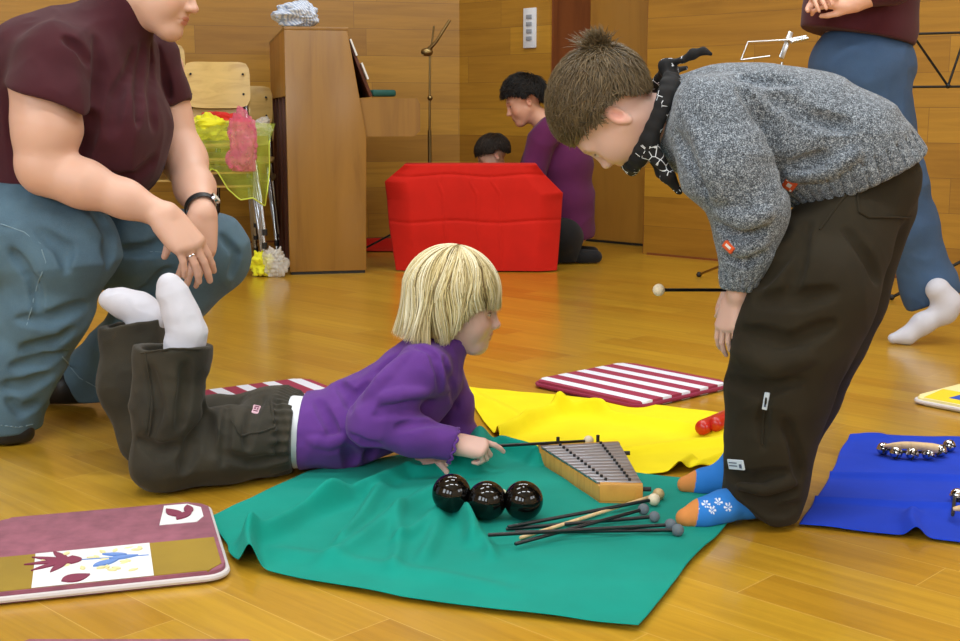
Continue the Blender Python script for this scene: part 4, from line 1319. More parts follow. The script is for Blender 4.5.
HC = np.array((-0.016, 0, 0.032))
def short_hair(fr, crown, n, length, color, rng, hr=(0.098, 0.079, 0.086), var=0.25, lift=0.012, width=0.0011, hairline=None, mess=0.3, tuft=0, sway=(0, 0, 0)):
    """short hair: a dark under-cap and many fine locks flowing away from the crown"""
    hr = np.array(hr)
    hx, hz = hairline or ([-1, -0.7, -0.25, 0.1, 0.42, 0.62, 1.0], [-0.62, -0.62, -0.30, 0.02, 0.14, 0.46, 0.50])
    def ok(d): return d[:, 2] > np.interp(d[:, 0], hx, hz)
    crown = unit(crown)
    d = rng.normal(size=(n * 3, 3)); d /= np.linalg.norm(d, axis=1, keepdims=True)
    d = d[ok(d)][:n]; M = len(d)
    K = 7
    tan = d - crown * (d @ crown)[:, None]
    tan = tan - d * (tan * d).sum(1)[:, None]
    tan += np.array(sway) * 0.5
    tan += mess * rng.normal(size=tan.shape) * 0.35
    tan = tan - d * (tan * d).sum(1)[:, None]
    tan /= np.maximum(np.linalg.norm(tan, axis=1, keepdims=True), 1e-6)
    L = length * (0.7 + 0.6 * rng.random(M))
    paths = np.zeros((M, K, 3)); nrm = np.zeros((M, K, 3))
    cur = d.copy()
    lf = lift * (0.25 + 0.75 * rng.random(M))
    for k in range(K):
        u = k / (K - 1)
        nn = cur / hr; nn /= np.linalg.norm(nn, axis=1, keepdims=True)
        paths[:, k] = HC + cur * hr + nn * (0.001 + lf * u ** 0.8)[:, None]
        nrm[:, k] = nn
        live = (cur[:, 2] > np.interp(cur[:, 0], hx, hz) - 0.10 * rng.random(M))
        cur = cur + tan * (L * live / (K - 1) / hr.mean())[:, None]
        cur /= np.linalg.norm(cur, axis=1, keepdims=True)
        tan = tan - cur * (tan * cur).sum(1)[:, None]
        tan /= np.maximum(np.linalg.norm(tan, axis=1, keepdims=True), 1e-6)
    W = fr.w
    wp = fr.o + (paths * fr.s) @ fr.R.T; wn = nrm @ fr.R.T
    sets = [strands_mesh(wp, width * (0.7 + 0.6 * rng.random(M)), wn, tints(M, color, var, rng))]
    if tuft:
        c0 = crown + rng.normal(size=(tuft, 3)) * 0.10; c0 /= np.linalg.norm(c0, axis=1, keepdims=True)
        dirn = c0 * 0.9 + rng.normal(size=(tuft, 3)) * 0.35 + np.array((0.0, 0, 0.25)); dirn /= np.linalg.norm(dirn, axis=1, keepdims=True)
        Lt = 0.046 * (0.6 + 0.7 * rng.random(tuft))
        p = np.stack([HC + c0 * hr + dirn * (Lt * k / (K - 1))[:, None] + np.array((0.012, 0, -0.004)) * (k / (K - 1)) ** 2 for k in range(K)], 1)
        wp = fr.o + (p * fr.s) @ fr.R.T
        wn = np.repeat((np.cross(dirn, np.array((0, 1, 0.2))) @ fr.R.T)[:, None], K, 1)
        sets.append(strands_mesh(wp, width * (0.8 + 0.6 * rng.random(tuft)), wn, tints(tuft, color, var, rng)))
    # under-cap
    S = SDF()
    h2 = hr + lift * 0.25
    def cap(P):
        q = fr.l(P) - HC
        k0 = np.sqrt(((q / h2) ** 2).sum(1)); k1 = np.sqrt(((q / (h2 * h2)) ** 2).sum(1))
        dd = k0 * (k0 - 1) / np.maximum(k1, 1e-6)
        u = q / hr; u /= np.maximum(np.linalg.norm(u, axis=1, keepdims=True), 1e-6)
        cutd = (np.interp(u[:, 0], hx, hz) - u[:, 2]) * 0.085
        return smax(dd, cutd, 0.006) * fr.s
    S.ops.append(('u', cap, 0)); S._b(fr.o, 0.17 * fr.s)
    V, F = polygonise(S, 0.004)
    sets.append((V, F, np.tile(np.array(color[:3]) * 0.75, (len(V), 1))))
    return sets

def folds(P, scale, axis_stretch, amp, seed, sharp=1.0):
    """soft cloth folds: ridged noise stretched along given directions"""
    q = P * np.asarray(axis_stretch) * scale
    n = noise3(q + 0.35 * noise3(q * 0.7, seed + 1)[:, None], seed)
    return -amp * (0.62 - np.abs(n) * 2) * sharp * 1.3

def crease(s, px, r, k, Y0, Y1, op='s', n=9):
    """a soft crease (or ridge) along the surface of s, its course given as the photo shows it"""
    q = []
    for i in range(len(px) - 1):
        for j in range(n):
            t = j / n
            x = px[i][0] + (px[i + 1][0] - px[i][0]) * t; y = px[i][1] + (px[i + 1][1] - px[i][1]) * t
            p = surf_patch(s, x, y, Y0, Y1)
            if p is not None: q.append(p[0] + p[1] * (r * 0.35 if op == 's' else -r * 0.35))
    m = len(q)
    if m < 3: return
    rr = [r * (0.35 + 0.65 * math.sin(math.pi * (i + 0.5) / m)) for i in range(m)]
    return [('c', q[i], q[i + 1], rr[i], rr[i + 1], k, op) for i in range(m - 1) if np.linalg.norm(q[i] - q[i + 1]) < 0.06]
def creases(s, lst, Y0, Y1):
    """lst: (pixel polyline, radius, blend, op); all measured on the uncreased surface first"""
    caps = []
    for px, r, k, op in lst:
        c = crease(s, px, r, k, Y0, Y1, op)
        if c: caps += c
    for _, a, b, ra, rb, k, op in caps:
        s.capl(a, b, ra, rb, k, op)
def surf_patch(s, px, py, Y0, Y1):
    """first point of the surface of s along the photo's line of sight through pixel (px, py)"""
    ys = np.linspace(Y0, Y1, 240)
    pts = np.stack([PX(px, py, y) for y in ys])
    d = s.eval(pts)
    if not (d < 0).any(): return None
    k = np.argmax(d < 0)
    p = pts[k]; e = 0.003
    n = unit([s.eval((p + V3(*[e * (i == j) for j in range(3)]))[None])[0] - s.eval((p - V3(*[e * (i == j) for j in range(3)]))[None])[0] for i in range(3)])
    return p, n
def badge(name, s, px, py, Y0, Y1, wd, hg, ang, mats, parent, th=0.0025, cells=None):
    """small flat label sewn on a garment, lying on its surface"""
    p, n = surf_patch(s, px, py, Y0, Y1)
    x = V3(math.cos(ang), 0, math.sin(ang)); x = unit(x - n * (x @ n))
    fm = frame_mat(p + n * 0.001, x, n)
    m = MB().box((-wd / 2, -hg / 2, -th), (wd / 2, hg / 2, th), fm, 0.001, 1)
    m.paint(0)
    for (cx, cy, w2, h2) in (cells or []):
        m.box((cx - w2 / 2, cy - h2 / 2, -th), (cx + w2 / 2, cy + h2 / 2, th + 0.0008), fm).paint(1)
    return m.build(name, mats, parent)
def seam(s, px, Y0, Y1, mat, parent, r=0.0024, n=8, name='seam'):
    q = []
    for (xa, ya), (xb, yb) in zip(px[:-1], px[1:]):
        for k in range(n):
            p = surf_patch(s, xa + (xb - xa) * k / n, ya + (yb - ya) * k / n, Y0, Y1)
            if p is not None: q.append(p[0] + p[1] * (r * 0.8 + 0.0008))
    q = [a for i, a in enumerate(q) if i == 0 or 0.0015 < np.linalg.norm(a - q[i - 1])]
    if len(q) > 2: return MB().tube(q, r, 6).build(name, mat, parent)

def person(label, loc):
    return empty('person', loc, label, 'person')

# ------------------------------------------------------------------ the boy bending forward
RB = np.random.default_rng(5)
YLF, YRT = 2.40, 2.61
boy = person('boy in a grey knitted sweater and dark trousers bending forward over the green cloth', GR(765, 527))
BX = lambda x, y, Y: PX(x, y, Y)
M_KNIT = None
def knit_mat(name):
    t = NT(name); v = t.coord()
    a = t.noise(v, 420, 2, 0.7); b2 = t.noise(v, 120, 2)
    m = t.math('ADD', t.math('MULTIPLY', a, 0.75), t.math('MULTIPLY', b2, 0.25))
    t.base(t.ramp(m, [(0.36, srgb(22, 27, 34)), (0.50, srgb(88, 97, 107)), (0.67, srgb(184, 194, 204))]))
    h = t.noise(v, 260, 2, 0.6)
    t.bump(h, 0.6, 0.004); t.set(Roughness=0.95); t.b.inputs['Sheen Weight'].default_value = 0.2
    return t.m
M_KNIT = knit_mat('grey_heather_knit')
M_TROUS = fabric('dark_olive_twill', srgb(42, 36, 24), 0.85, 0.14, 0.25, 600, 0.04, 7)
hf = Frame(BX(611, 112, 2.52), (-0.30, 0.22, -0.92), (-0.95, 0.02, 0.32), 0.98)
skinB = srgb(216, 176, 160)
# body
S = SDF(); S.add(head_sdf(hf, 1.0), 0)
S.cap(BX(640, 118, 2.52), BX(692, 122, 2.53), 0.050, 0.052, 0.03)
S.chain([(BX(705, 125, 2.53), 0.085), (BX(770, 130, 2.53), 0.085), (BX(850, 165, 2.53), 0.065)], 0.04)
arm = [(BX(710, 122, 2.42), 0.045), (BX(730, 172, 2.39), 0.040), (BX(752, 212, 2.385), 0.034), (BX(746, 255, 2.39), 0.029), (BX(738, 294, 2.40), 0.0205)]
S.chain(arm, 0.03)
hl = hand_sdf(BX(735, 297, 2.415), (-0.24, 0.03, -1.0), (-0.85, -0.55, 0.1), -1, 0.70, (0.28, 0.35, 0.25), 0.05, (0.45, 0.6), fat=0.95)
S.add(hl, 0.012)
armR = [(BX(708, 122, 2.64), 0.045), (BX(728, 180, 2.67), 0.038), (BX(742, 235, 2.66), 0.030), (BX(738, 285, 2.62), 0.0205)]
S.chain(armR, 0.03)
hr_ = hand_sdf(BX(737, 288, 2.62), (-0.3, 0.0, -1.0), (0.2, 0.95, 0), -1, 0.70, (0.9, 1.2, 0.6), 0.02, (0.4, 0.9))
S.add(hr_, 0.012)
for Y, o in ((YLF, 0), (YRT, 1)):
    L = [(BX(856, 205, Y + (0.10, -0.08)[o]), 0.055), (BX(806 + 18 * o, 300, Y), 0.062), (BX(783 + 16 * o, 372, Y), 0.056), (BX((767, 752)[o], (490, 468)[o], Y), 0.034)]
    S.chain(L, 0.05)
S.chain([(BX(764, 505, YLF), 0.022), (BX(705, 513, YLF - 0.01), 0.012)], 0.02)
S.chain([(BX(752, 472, YRT), 0.022), (BX(705, 481, YRT), 0.012)], 0.02)
zonesB = face_zones(hf, 1.0, lip=srgb(190, 110, 104), brow=srgb(120, 92, 66), bw=0.45)
sdf_obj('body', S, 0.0021, M_SKIN, boy, skin_colors(skinB, zonesB, 0.03, 3))
# hair
sets = short_hair(hf, (-0.93, 0.05, 0.36), 7500, 0.050, srgb(104, 88, 62), RB, hr=(0.106, 0.088, 0.094), lift=0.015, width=0.0013, mess=0.5, tuft=520,
                  hairline=([-1, -0.75, -0.52, -0.40, -0.05, 0.12, 0.22, 0.34, 0.45, 0.6, 1.0], [-0.88, -0.88, -0.84, -0.30, 0.06, -0.10, -0.12, 0.10, 0.12, 0.10, 0.14]))
hair_obj('hair', sets, M_HAIR, boy)
# sweater
W = SDF(); TB = SDF()
TB.chain([(BX(708, 128, 2.53), 0.100), (BX(752, 131, 2.53), 0.116), (BX(808, 138, 2.53), 0.118), (BX(848, 157, 2.53), 0.116), (BX(876, 178, 2.53), 0.104)], 0.05)
for oy in (-0.036, 0.036):
    TB.chain([(BX(780, 134, 2.53 + oy), 0.112), (BX(846, 157, 2.53 + oy), 0.116), (BX(872, 178, 2.53 + oy), 0.106)], 0.03)
TB.ell(BX(735, 112, 2.53), (0.095, 0.145, 0.075), 0.05)
hemn = unit(V3(0.44, 0.0, -0.90)); hem_p = BX(852, 190, 2.46); hem_a = unit(V3(0.90, 0.0, 0.44))
def rib(P):
    t = -(P - hem_p) @ hemn
    m = np.clip((0.058 - t) / 0.008, 0, 1)
    return m * (0.0085 * np.exp(-(np.sin(np.arctan2(P[:, 1] - 2.53, (P - hem_p) @ hem_a * 1.1 + 0.02) * 19) / 0.34) ** 2) - 0.001)
TB.disp(rib)
TB.cut(hem_p, hemn, 0.010)
W.add(TB, 0)
W.cap(BX(668, 116, 2.525), BX(700, 122, 2.53), 0.066, 0.085, 0.05)
SL = SDF()
SL.chain([(BX(712, 120, 2.435), 0.088), (BX(727, 168, 2.395), 0.082), (BX(750, 212, 2.385), 0.068), (BX(747, 250, 2.39), 0.053)], 0.03)
SL.chain([(BX(747, 250, 2.39), 0.050), (BX(741, 276, 2.395), 0.036), (BX(739, 294, 2.40), 0.032)], 0.022)
SL.cut(BX(738.5, 290, 2.40), BX(735, 310, 2.40) - BX(741, 268, 2.40), 0.005)
W.add(SL, 0.022)
SR = SDF()
SR.chain([(BX(708, 122, 2.64), 0.080), (BX(728, 180, 2.67), 0.066), (BX(742, 240, 2.66), 0.05), (BX(740, 282, 2.63), 0.034)], 0.03)
SR.cut(BX(740, 279, 2.63), (-0.1, 0, -1), 0.005)
W.add(SR, 0.022)
sl_ax = unit(BX(741, 280, 2.395) - BX(747, 250, 2.39))
creases(W, [([(742, 92), (764, 122), (776, 160), (784, 190)], 0.010, 0.02, 's'), ([(676, 132), (694, 164), (712, 205)], 0.006, 0.016, 's'), ([(690, 118), (708, 160), (722, 205)], 0.006, 0.02, 'u'),
            ([(718, 226), (738, 236), (768, 228)], 0.009, 0.016, 's'), ([(720, 214), (745, 222), (772, 212)], 0.007, 0.018, 'u'), ([(726, 256), (745, 262), (764, 252)], 0.006, 0.014, 's'),
            ([(724, 244), (742, 250), (768, 242)], 0.006, 0.016, 'u'), ([(790, 176), (830, 170), (862, 150)], 0.007, 0.022, 'u'), ([(792, 165), (828, 156)], 0.006, 0.02, 's'),
            ([(770, 96), (815, 118), (850, 128)], 0.006, 0.024, 's'), ([(735, 78), (800, 84)], 0.005, 0.022, 's')], 2.1, 2.8)
def knit_disp(P):
    d = folds(P, 9.0, (1.0, 0.6, 1.3), 0.0040, 31) + folds(P, 17.0, (0.8, 0.6, 1.5), 0.0018, 35)
    d *= np.clip((-(P - hem_p) @ hemn - 0.02) / 0.06, 0.15, 1)
    a = BX(741, 272, 2.395); tt = (P - a) @ sl_ax
    near = np.linalg.norm(P - a - np.clip(tt, 0, 0.05)[:, None] * sl_ax, axis=1) < 0.055
    d += near * np.clip(tt / 0.008 + 0.5, 0, 1) * (0.0060 * np.exp(-(np.sin(np.arctan2(P[:, 1] - a[1], P[:, 0] - a[0]) * 9) / 0.34) ** 2) - 0.001)
    return d
W.disp(knit_disp)
W.cut(BX(664, 116, 2.52), BX(640, 112, 2.52) - BX(700, 124, 2.52), 0.01)
sw = sdf_obj('sweater', W, 0.0030, M_KNIT, boy)
# little orange knitted motifs at hem and cuff
M_MOTIF = fabric('orange_motif_yarn', srgb(206, 84, 40), 0.9, 0.25, 0.4, 300, 0.1, 60)
M_MOTW = fabric('white_motif_yarn', srgb(216, 214, 208), 0.9, 0.1)
badge('knitted_motif', W, 790, 184, 2.2, 2.7, 0.026, 0.024, 1.0, [M_MOTIF, M_MOTW], sw, 0.004, [(0, 0, 0.009, 0.009), (0.009, 0.008, 0.004, 0.004), (-0.009, -0.008, 0.004, 0.004)])
badge('knitted_motif', W, 729, 247, 2.2, 2.7, 0.024, 0.014, -0.5, [M_MOTIF, M_MOTW], sw, 0.004, [(0, 0.002, 0.013, 0.005)])
# trousers
T = SDF()
T.ell(BX(862, 188, 2.53), (0.100, 0.116, 0.096), 0.04)
T.ell(BX(874, 176, 2.53), (0.074, 0.100, 0.074), 0.04)
near = [(BX(852, 208, 2.495), 0.096), (BX(812, 290, YLF), 0.118), (BX(793, 337, YLF), 0.110), (BX(778, 392, YLF), 0.094), (BX(771, 440, YLF), 0.082), (BX(766, 480, YLF), 0.077), (BX(762, 503, YLF), 0.081)]
far = [(BX(866, 208, 2.57), 0.096), (BX(828, 290, YRT - 0.02), 0.112), (BX(811, 337, YRT - 0.02), 0.105), (BX(794, 392, YRT), 0.090), (BX(774, 440, YRT), 0.080), (BX(757, 470, YRT), 0.072)]
TN = SDF().chain(near, 0.03); TF = SDF().chain(far, 0.03)
TN.cut(BX(741, 507, 2.33), (-0.62, -0.12, -0.78), 0.008); TF.cut(BX(737, 478, YRT - 0.05), (-0.62, -0.05, -0.78), 0.008)
T.add(TN, 0.018).add(TF, 0.018)
creases(T, [([(846, 232), (870, 262), (880, 280)], 0.008, 0.02, 's'), ([(800, 240), (770, 268), (756, 285)], 0.008, 0.022, 's'), ([(758, 300), (800, 300), (838, 292)], 0.007, 0.022, 's'),
            ([(740, 330), (790, 345), (836, 322)], 0.008, 0.024, 's'), ([(734, 352), (776, 366), (812, 356)], 0.007, 0.022, 'u'), ([(728, 380), (760, 388), (806, 380)], 0.008, 0.020, 's'),
            ([(768, 390), (763, 420), (764, 450)], 0.006, 0.012, 's'), ([(726, 470), (750, 482), (790, 470)], 0.008, 0.018, 's'), ([(742, 494), (770, 500), (800, 488)], 0.008, 0.016, 's'),
            ([(738, 486), (764, 492), (798, 480)], 0.007, 0.016, 'u'), ([(760, 508), (785, 511), (800, 504)], 0.006, 0.012, 's'), ([(786, 420), (796, 455), (800, 480)], 0.007, 0.018, 's'),
            ([(806, 225), (800, 260), (785, 300)], 0.006, 0.02, 's')], 2.0, 3.0)
T.disp(lambda P: folds(P, 6.0, (1.5, 1.0, 0.7), 0.0050, 41) + folds(P, 14.0, (1.2, 0.8, 1.0), 0.0018, 44))
T.cut(BX(862, 136, 2.5), unit(V3(-0.55, 0, 0.83)), 0.01)
T.ops.append(('i', lambda P: 0.010 - P[:, 2], 0.008))
tro = sdf_obj('trousers', T, 0.0038, M_TROUS, boy)
for pts in ([(856, 186), (858, 212), (868, 218), (916, 217)], [(842, 190), (846, 196), (816, 236)], [(767, 392), (764, 420), (762, 448)]):
    seam(T, pts, 2.1, 2.9, M_TROUS, tro)
M_LABW = fabric('pale_blue_label', srgb(196, 208, 220), 0.7, 0.04); M_LABD = plain('label_ink', srgb(70, 84, 110), 0.7)
badge('label', T, 736.5, 464.5, 2.1, 2.9, 0.040, 0.020, 0.22, [M_LABW, M_LABD], tro, 0.002, [(0.012, -0.002, 0.006, 0.008), (-0.006, 0.004, 0.02, 0.002), (-0.006, -0.002, 0.02, 0.002)])
badge('label', T, 766, 401, 2.1, 2.9, 0.010, 0.034, -0.12, [M_LABW, M_LABD], tro, 0.002, [(0, -0.005, 0.004, 0.012)])
# socks
M_SOCK = skin_mat('knitted_sock'); M_SOCK.node_tree.nodes['Principled BSDF'].inputs['Subsurface Weight'].default_value = 0; M_SOCK.node_tree.nodes['Principled BSDF'].inputs['Roughness'].default_value = 0.9
def sock(pts, toe, tw, sn):
    s = SDF().chain(pts, 0.025)
    s.ops.append(('i', lambda P: 0.008 - P[:, 2], 0.006))
    blue = np.array(srgb(38, 120, 204)[:3]); org = np.array(srgb(206, 132, 66)[:3]); wht = np.array(srgb(226, 232, 238)[:3])
    def cf(V):
        c = np.tile(blue, (len(V), 1))
        for q in sn:
            sp = surf_patch(s, q[0], q[1], 1.9, 2.9)
            if sp is None: continue
            q = sp[0]
            dv = V - q; r = np.linalg.norm(dv, axis=1); an = np.arctan2(dv[:, 2], dv[:, 0])
            m = ((r < 0.0085) & (np.cos(an * 6) > 0.1) & (r > 0.0026)) | (r < 0.0014)
            c[m] = wht
        c[(V - toe) @ unit(tw) > 0] = org
        return c
    return sdf_obj('sock', s, 0.0018, M_SOCK, boy, cf)
a = GR(676, 524, 0.012); b_ = BX(762, 512, YLF - 0.02)
pts = [(V3(a[0] + 0.018, a[1], 0.024), 0.019), (V3(a[0] + 0.055, a[1] + 0.010, 0.031), 0.025), (V3(a[0] + 0.095, a[1] + 0.028, 0.038), 0.028), (V3(a[0] + 0.150, a[1] + 0.05, 0.044), 0.032), (BX(764, 470, YLF), 0.034)]
sock(pts, V3(a[0] + 0.038, a[1], 0.03), (-1, 0, 0.15), [(696, 508), (718, 502), (728, 507), (706, 504), (712, 510)])
a = GR(680, 490, 0.012)
pts = [(V3(a[0] + 0.012, a[1], 0.024), 0.018), (V3(a[0] + 0.05, a[1], 0.030), 0.024), (V3(a[0] + 0.10, a[1], 0.042), 0.030), (V3(a[0] + 0.13, a[1] - 0.01, 0.10), 0.036)]
sock(pts, V3(a[0] + 0.028, a[1], 0.03), (-1, 0, 0.15), [])
# bandana tied at the nape
t = NT('black_paisley_cotton'); v = t.coord()
vo = t.n('ShaderNodeTexVoronoi', feature='DISTANCE_TO_EDGE'); vo.inputs['Scale'].default_value = 64; t.l(v, vo.inputs['Vector'])
msk = t.math('MULTIPLY', t.math('LESS_THAN', vo.outputs['Distance'], 0.045), t.math('GREATER_THAN', t.noise(v, 30, 2), 0.56))
t.base(t.mix(msk, srgb(14, 14, 16), srgb(220, 224, 230))); t.set(Roughness=0.85)
M_BAND = t.m
Bd = SDF()
nk = BX(646, 114, 2.525)
ax = unit(BX(640, 108, 2.52) - BX(700, 122, 2.53))
e1 = unit(V3(-ax[2], 0, ax[0])); e1 = e1 if e1[2] > 0 else -e1
e2 = np.cross(ax, e1)
ringp = []
for k in range(25):
    th = 2 * math.pi * k / 24
    rr = 0.072 if math.cos(th) > -0.2 else 0.072 + 0.020 * (-0.2 - math.cos(th))
    off = -ax * 0.016 * math.cos(th)
    ringp.append((nk + e1 * rr * math.cos(th) * 1.22 + e2 * rr * math.sin(th) * 0.98 + off - ax * 0.004, 0.0105 + 0.002 * math.sin(th * 5)))
Bd.chain(ringp, 0.006)
Bd.chain([(q - ax * 0.012 + (q - nk) * 0.04, r * 0.95) for q, r in ringp], 0.010)
kn = BX(668, 66, 2.52)
Bd.ell(kn, (0.019, 0.018, 0.016), 0.010)
Bd.chain([(kn + V3(0.004, -0.004, 0.004), 0.008), (BX(682, 60, 2.50), 0.006), (BX(693, 54, 2.49), 0.0085), (BX(703, 51, 2.485), 0.0065), (BX(711, 54, 2.48), 0.0025)], 0.006)
Bd.chain([(kn, 0.008), (BX(676, 70, 2.56), 0.007), (BX(686, 68, 2.58), 0.005)], 0.006)
# triangle hanging at the throat
Bd.chain([(BX(650, 140, 2.455), 0.010), (BX(658, 160, 2.455), 0.012), (BX(668, 176, 2.46), 0.013), (BX(679, 191, 2.465), 0.006)], 0.012)
Bd.chain([(BX(650, 152, 2.50), 0.010), (BX(662, 172, 2.50), 0.010), (BX(680, 192, 2.48), 0.005)], 0.012)
Bd.disp(lambda P: folds(P, 26.0, (1, 1, 1), 0.002, 51))
sdf_obj('bandana', Bd, 0.0022, M_BAND, boy)
# mallet held in the boy's far hand
mallet('black mallet with a cream head held horizontally in the bending boy\'s hand', BX(752, 290, 2.60), BX(662, 290, 2.52), 0.0125, M_CREAM, None, 0.0036, None)

# ------------------------------------------------------------------ the girl lying on her belly
RG_ = np.random.default_rng(8)
girl = person('blond girl in a purple top and dark trousers lying on her belly, playing the glockenspiel', GR(300, 474))
M_CORD = None
t = NT('dark_olive_corduroy'); v = t.coord()
nz = t.noise(v, 9, 4); t.base(t.ramp(nz, [(0.3, srgb(34, 31, 20)), (0.7, srgb(52, 47, 33))]))
t.set(Roughness=0.85); t.b.inputs['Sheen Weight'].default_value = 0.10; t.b.inputs['Sheen Roughness'].default_value = 0.4; t.bump(t.noise(v, 420, 2), 0.35, 0.002); M_CORD = t.m
M_PURP = fabric('purple_fleece', srgb(98, 54, 136), 0.9, 0.07, 0.25, 700, 0.15, 12)
M_UNDER = fabric('white_undershirt', srgb(222, 226, 232), 0.85, 0.03)
M_SOCKW = fabric('white_sock_knit', srgb(202, 202, 212), 0.9, 0.04, 0.4, 700)
gx = PX
hip = GR(284, 434, 0.082); kneeN = GR(163, 461, 0.066); kneeF = GR(158, 448, 0.070)
YN, YC = float(kneeN[1]), float(hip[1]) + 0.03
kneeF = PX(150, 444, YN + 0.20)
kneeF[2] = max(kneeF[2], 0.07)
chest = gx(408, 400, YC); 
gf = Frame(gx(455, 306, YC + 0.01), (0.98, -0.06, -0.16), (0.13, 0.0, 1.0), 0.96)
skinG = srgb(216, 176, 162)
S = SDF(); S.add(head_sdf(gf, 1.0), 0)
S.cap(gx(438, 330, YC + 0.0), gx(428, 362, YC), 0.043, 0.05, 0.03)
S.chain([(gx(415, 385, YC), 0.055), (gx(360, 424, YC), 0.055), (hip, 0.052)], 0.04)
shN = gx(422, 372, YC - 0.10); elN = gx(372, 423, YC - 0.15); wrN = gx(455, 445, YC - 0.13)
S.chain([(shN, 0.04), (elN, 0.034), (wrN, 0.021)], 0.03)
tip = gx(492, 450, YC - 0.13)
hN = hand_sdf(gx(457, 443, YC - 0.13), (0.95, 0.05, -0.22), (0.25, -0.50, 0.85), 1, 0.66, spread=0.04, thumb=(0.35, 0.9),
              curls=[(0.18, 0.30, 0.25), (0.9, 1.1, 0.8), (1.0, 1.2, 0.8), (1.0, 1.2, 0.9)], fat=1.12)
S.add(hN, 0.012)
shF = gx(440, 375, YC + 0.12); elF = gx(458, 440, YC + 0.13); wrF = GR(432, 461, 0.035)
wrF = PX(424, 461, YC - 0.04); wrF[2] = max(wrF[2], 0.035)
S.chain([(shF, 0.04), (elF, 0.033), (wrF, 0.022)], 0.03)
hF = hand_sdf(wrF + V3(0.004, -0.01, 0), (0.75, -0.6, -0.05), (0.1, -0.1, 1), -1, 0.66, (0.5, 0.9, 0.7), 0.05, (0.5, 0.7), fat=1.1)
S.add(hF, 0.012)
ankN = gx(183, 352, YN + 0.02); ankF = gx(148, 322, kneeF[1] + 0.04)
S.chain([(hip + V3(0, -0.01, 0), 0.050), (kneeN, 0.045), (ankN, 0.03)], 0.04)
S.chain([(hip + V3(0, 0.06, 0), 0.052), (kneeF, 0.045), (ankF, 0.03)], 0.04)
S.chain([(ankN, 0.026), (gx(170, 292, YN + 0.02), 0.015)], 0.02)
S.chain([(ankF, 0.026), (gx(110, 299, ankF[1]), 0.015)], 0.02)
sdf_obj('body', S, 0.0020, M_SKIN, girl, skin_colors(skinG, face_zones(gf, 1.0, lip=srgb(186, 104, 98), brow=srgb(176, 146, 104), bw=0.35), 0.03, 5))
# bob haircut: a smooth cap and locks that fall from the crown
def bob(fr, n, rng):
    # hair shell radii (local), crown a little behind the top
    R1 = np.array((0.113, 0.104, 0.106)); c0 = HC + np.array((0.002, 0, 0.004))
    down = np.array((0, 0, -1.0)) @ fr.R                 # straight down, in head coordinates
    phi = rng.uniform(-math.pi, math.pi, n); th0 = np.radians(rng.uniform(2, 62, n)) ; K = 16
    a = np.abs(phi)
    zend = np.interp(a, np.radians([0, 26, 38, 52, 65, 78, 92, 105, 180]), [0.012, 0.014, 0.020, 0.014, -0.012, -0.046, -0.072, -0.082, -0.084])
    zend = zend + rng.normal(size=n) * 0.004
    shell = rng.uniform(0.93, 1.03, n)
    P = np.zeros((n, K, 3)); N_ = np.zeros((n, K, 3))
    th1 = np.radians(88)
    arc = np.maximum(th1 - th0, 0.05) * 0.105
    zeq = c0[2] + R1[2] * math.cos(th1)
    drop = np.maximum(zeq - zend, 0.0)
    # locks that end above the equator stop on the shell
    Lmax = np.where(zend > zeq, np.maximum(np.arccos(np.clip((zend - c0[2]) / R1[2], -1, 1)) - th0, 0.1) * 0.105, arc + drop)
    wob = rng.normal(size=(n, 3)) * 0.0022
    for k in range(K):
        s = Lmax * k / (K - 1)
        th = np.minimum(th0 + s / 0.105, th1)
        ph = phi + 0.05 * np.sin(k * 0.5 + phi * 7)
        d = np.stack([np.sin(th) * np.cos(ph), np.sin(th) * np.sin(ph), np.cos(th)], -1)
        p = c0 + d * R1 * shell[:, None]
        ex = np.maximum(s - arc, 0)
        p = p + ex[:, None] * down[None]
        # slight inward turn at the tips towards the neck, a flick outwards at the very back
        inn = (ex / 0.09) ** 2 * np.where(a < 1.9, -0.006, 0.013)
        p[:, 0] += np.cos(ph) * inn; p[:, 1] += np.sin(ph) * inn
        P[:, k] = p + wob * (k / (K - 1))
        nn = d / R1; N_[:, k] = nn / np.linalg.norm(nn, axis=1, keepdims=True)
    wp = fr.o + (P * fr.s) @ fr.R.T; wn = N_ @ fr.R.T
    base = np.array(srgb(214, 196, 140)[:3]); lite = np.array(srgb(248, 242, 214)[:3]); dark = np.array(srgb(112, 90, 48)[:3])
    u = rng.random(n)
    lock = noise3(np.stack([phi * 9, th0 * 2, 0 * phi], -1), 3)
    u = np.clip(u * 0.6 + 0.25 + 0.45 * lock, 0, 1)[:, None]
    C = np.where(u < 0.4, dark + (base - dark) * (u / 0.4), base + (lite - base) * ((u - 0.4) / 0.6))
    return strands_mesh(wp, 0.0017 * (0.7 + 0.7 * rng.random(n)), wn, C), c0, R1
st_, c0_, R1_ = bob(gf, 4200, RG_)
CapS = SDF()
downL = np.array((0, 0, -1.0)) @ gf.R
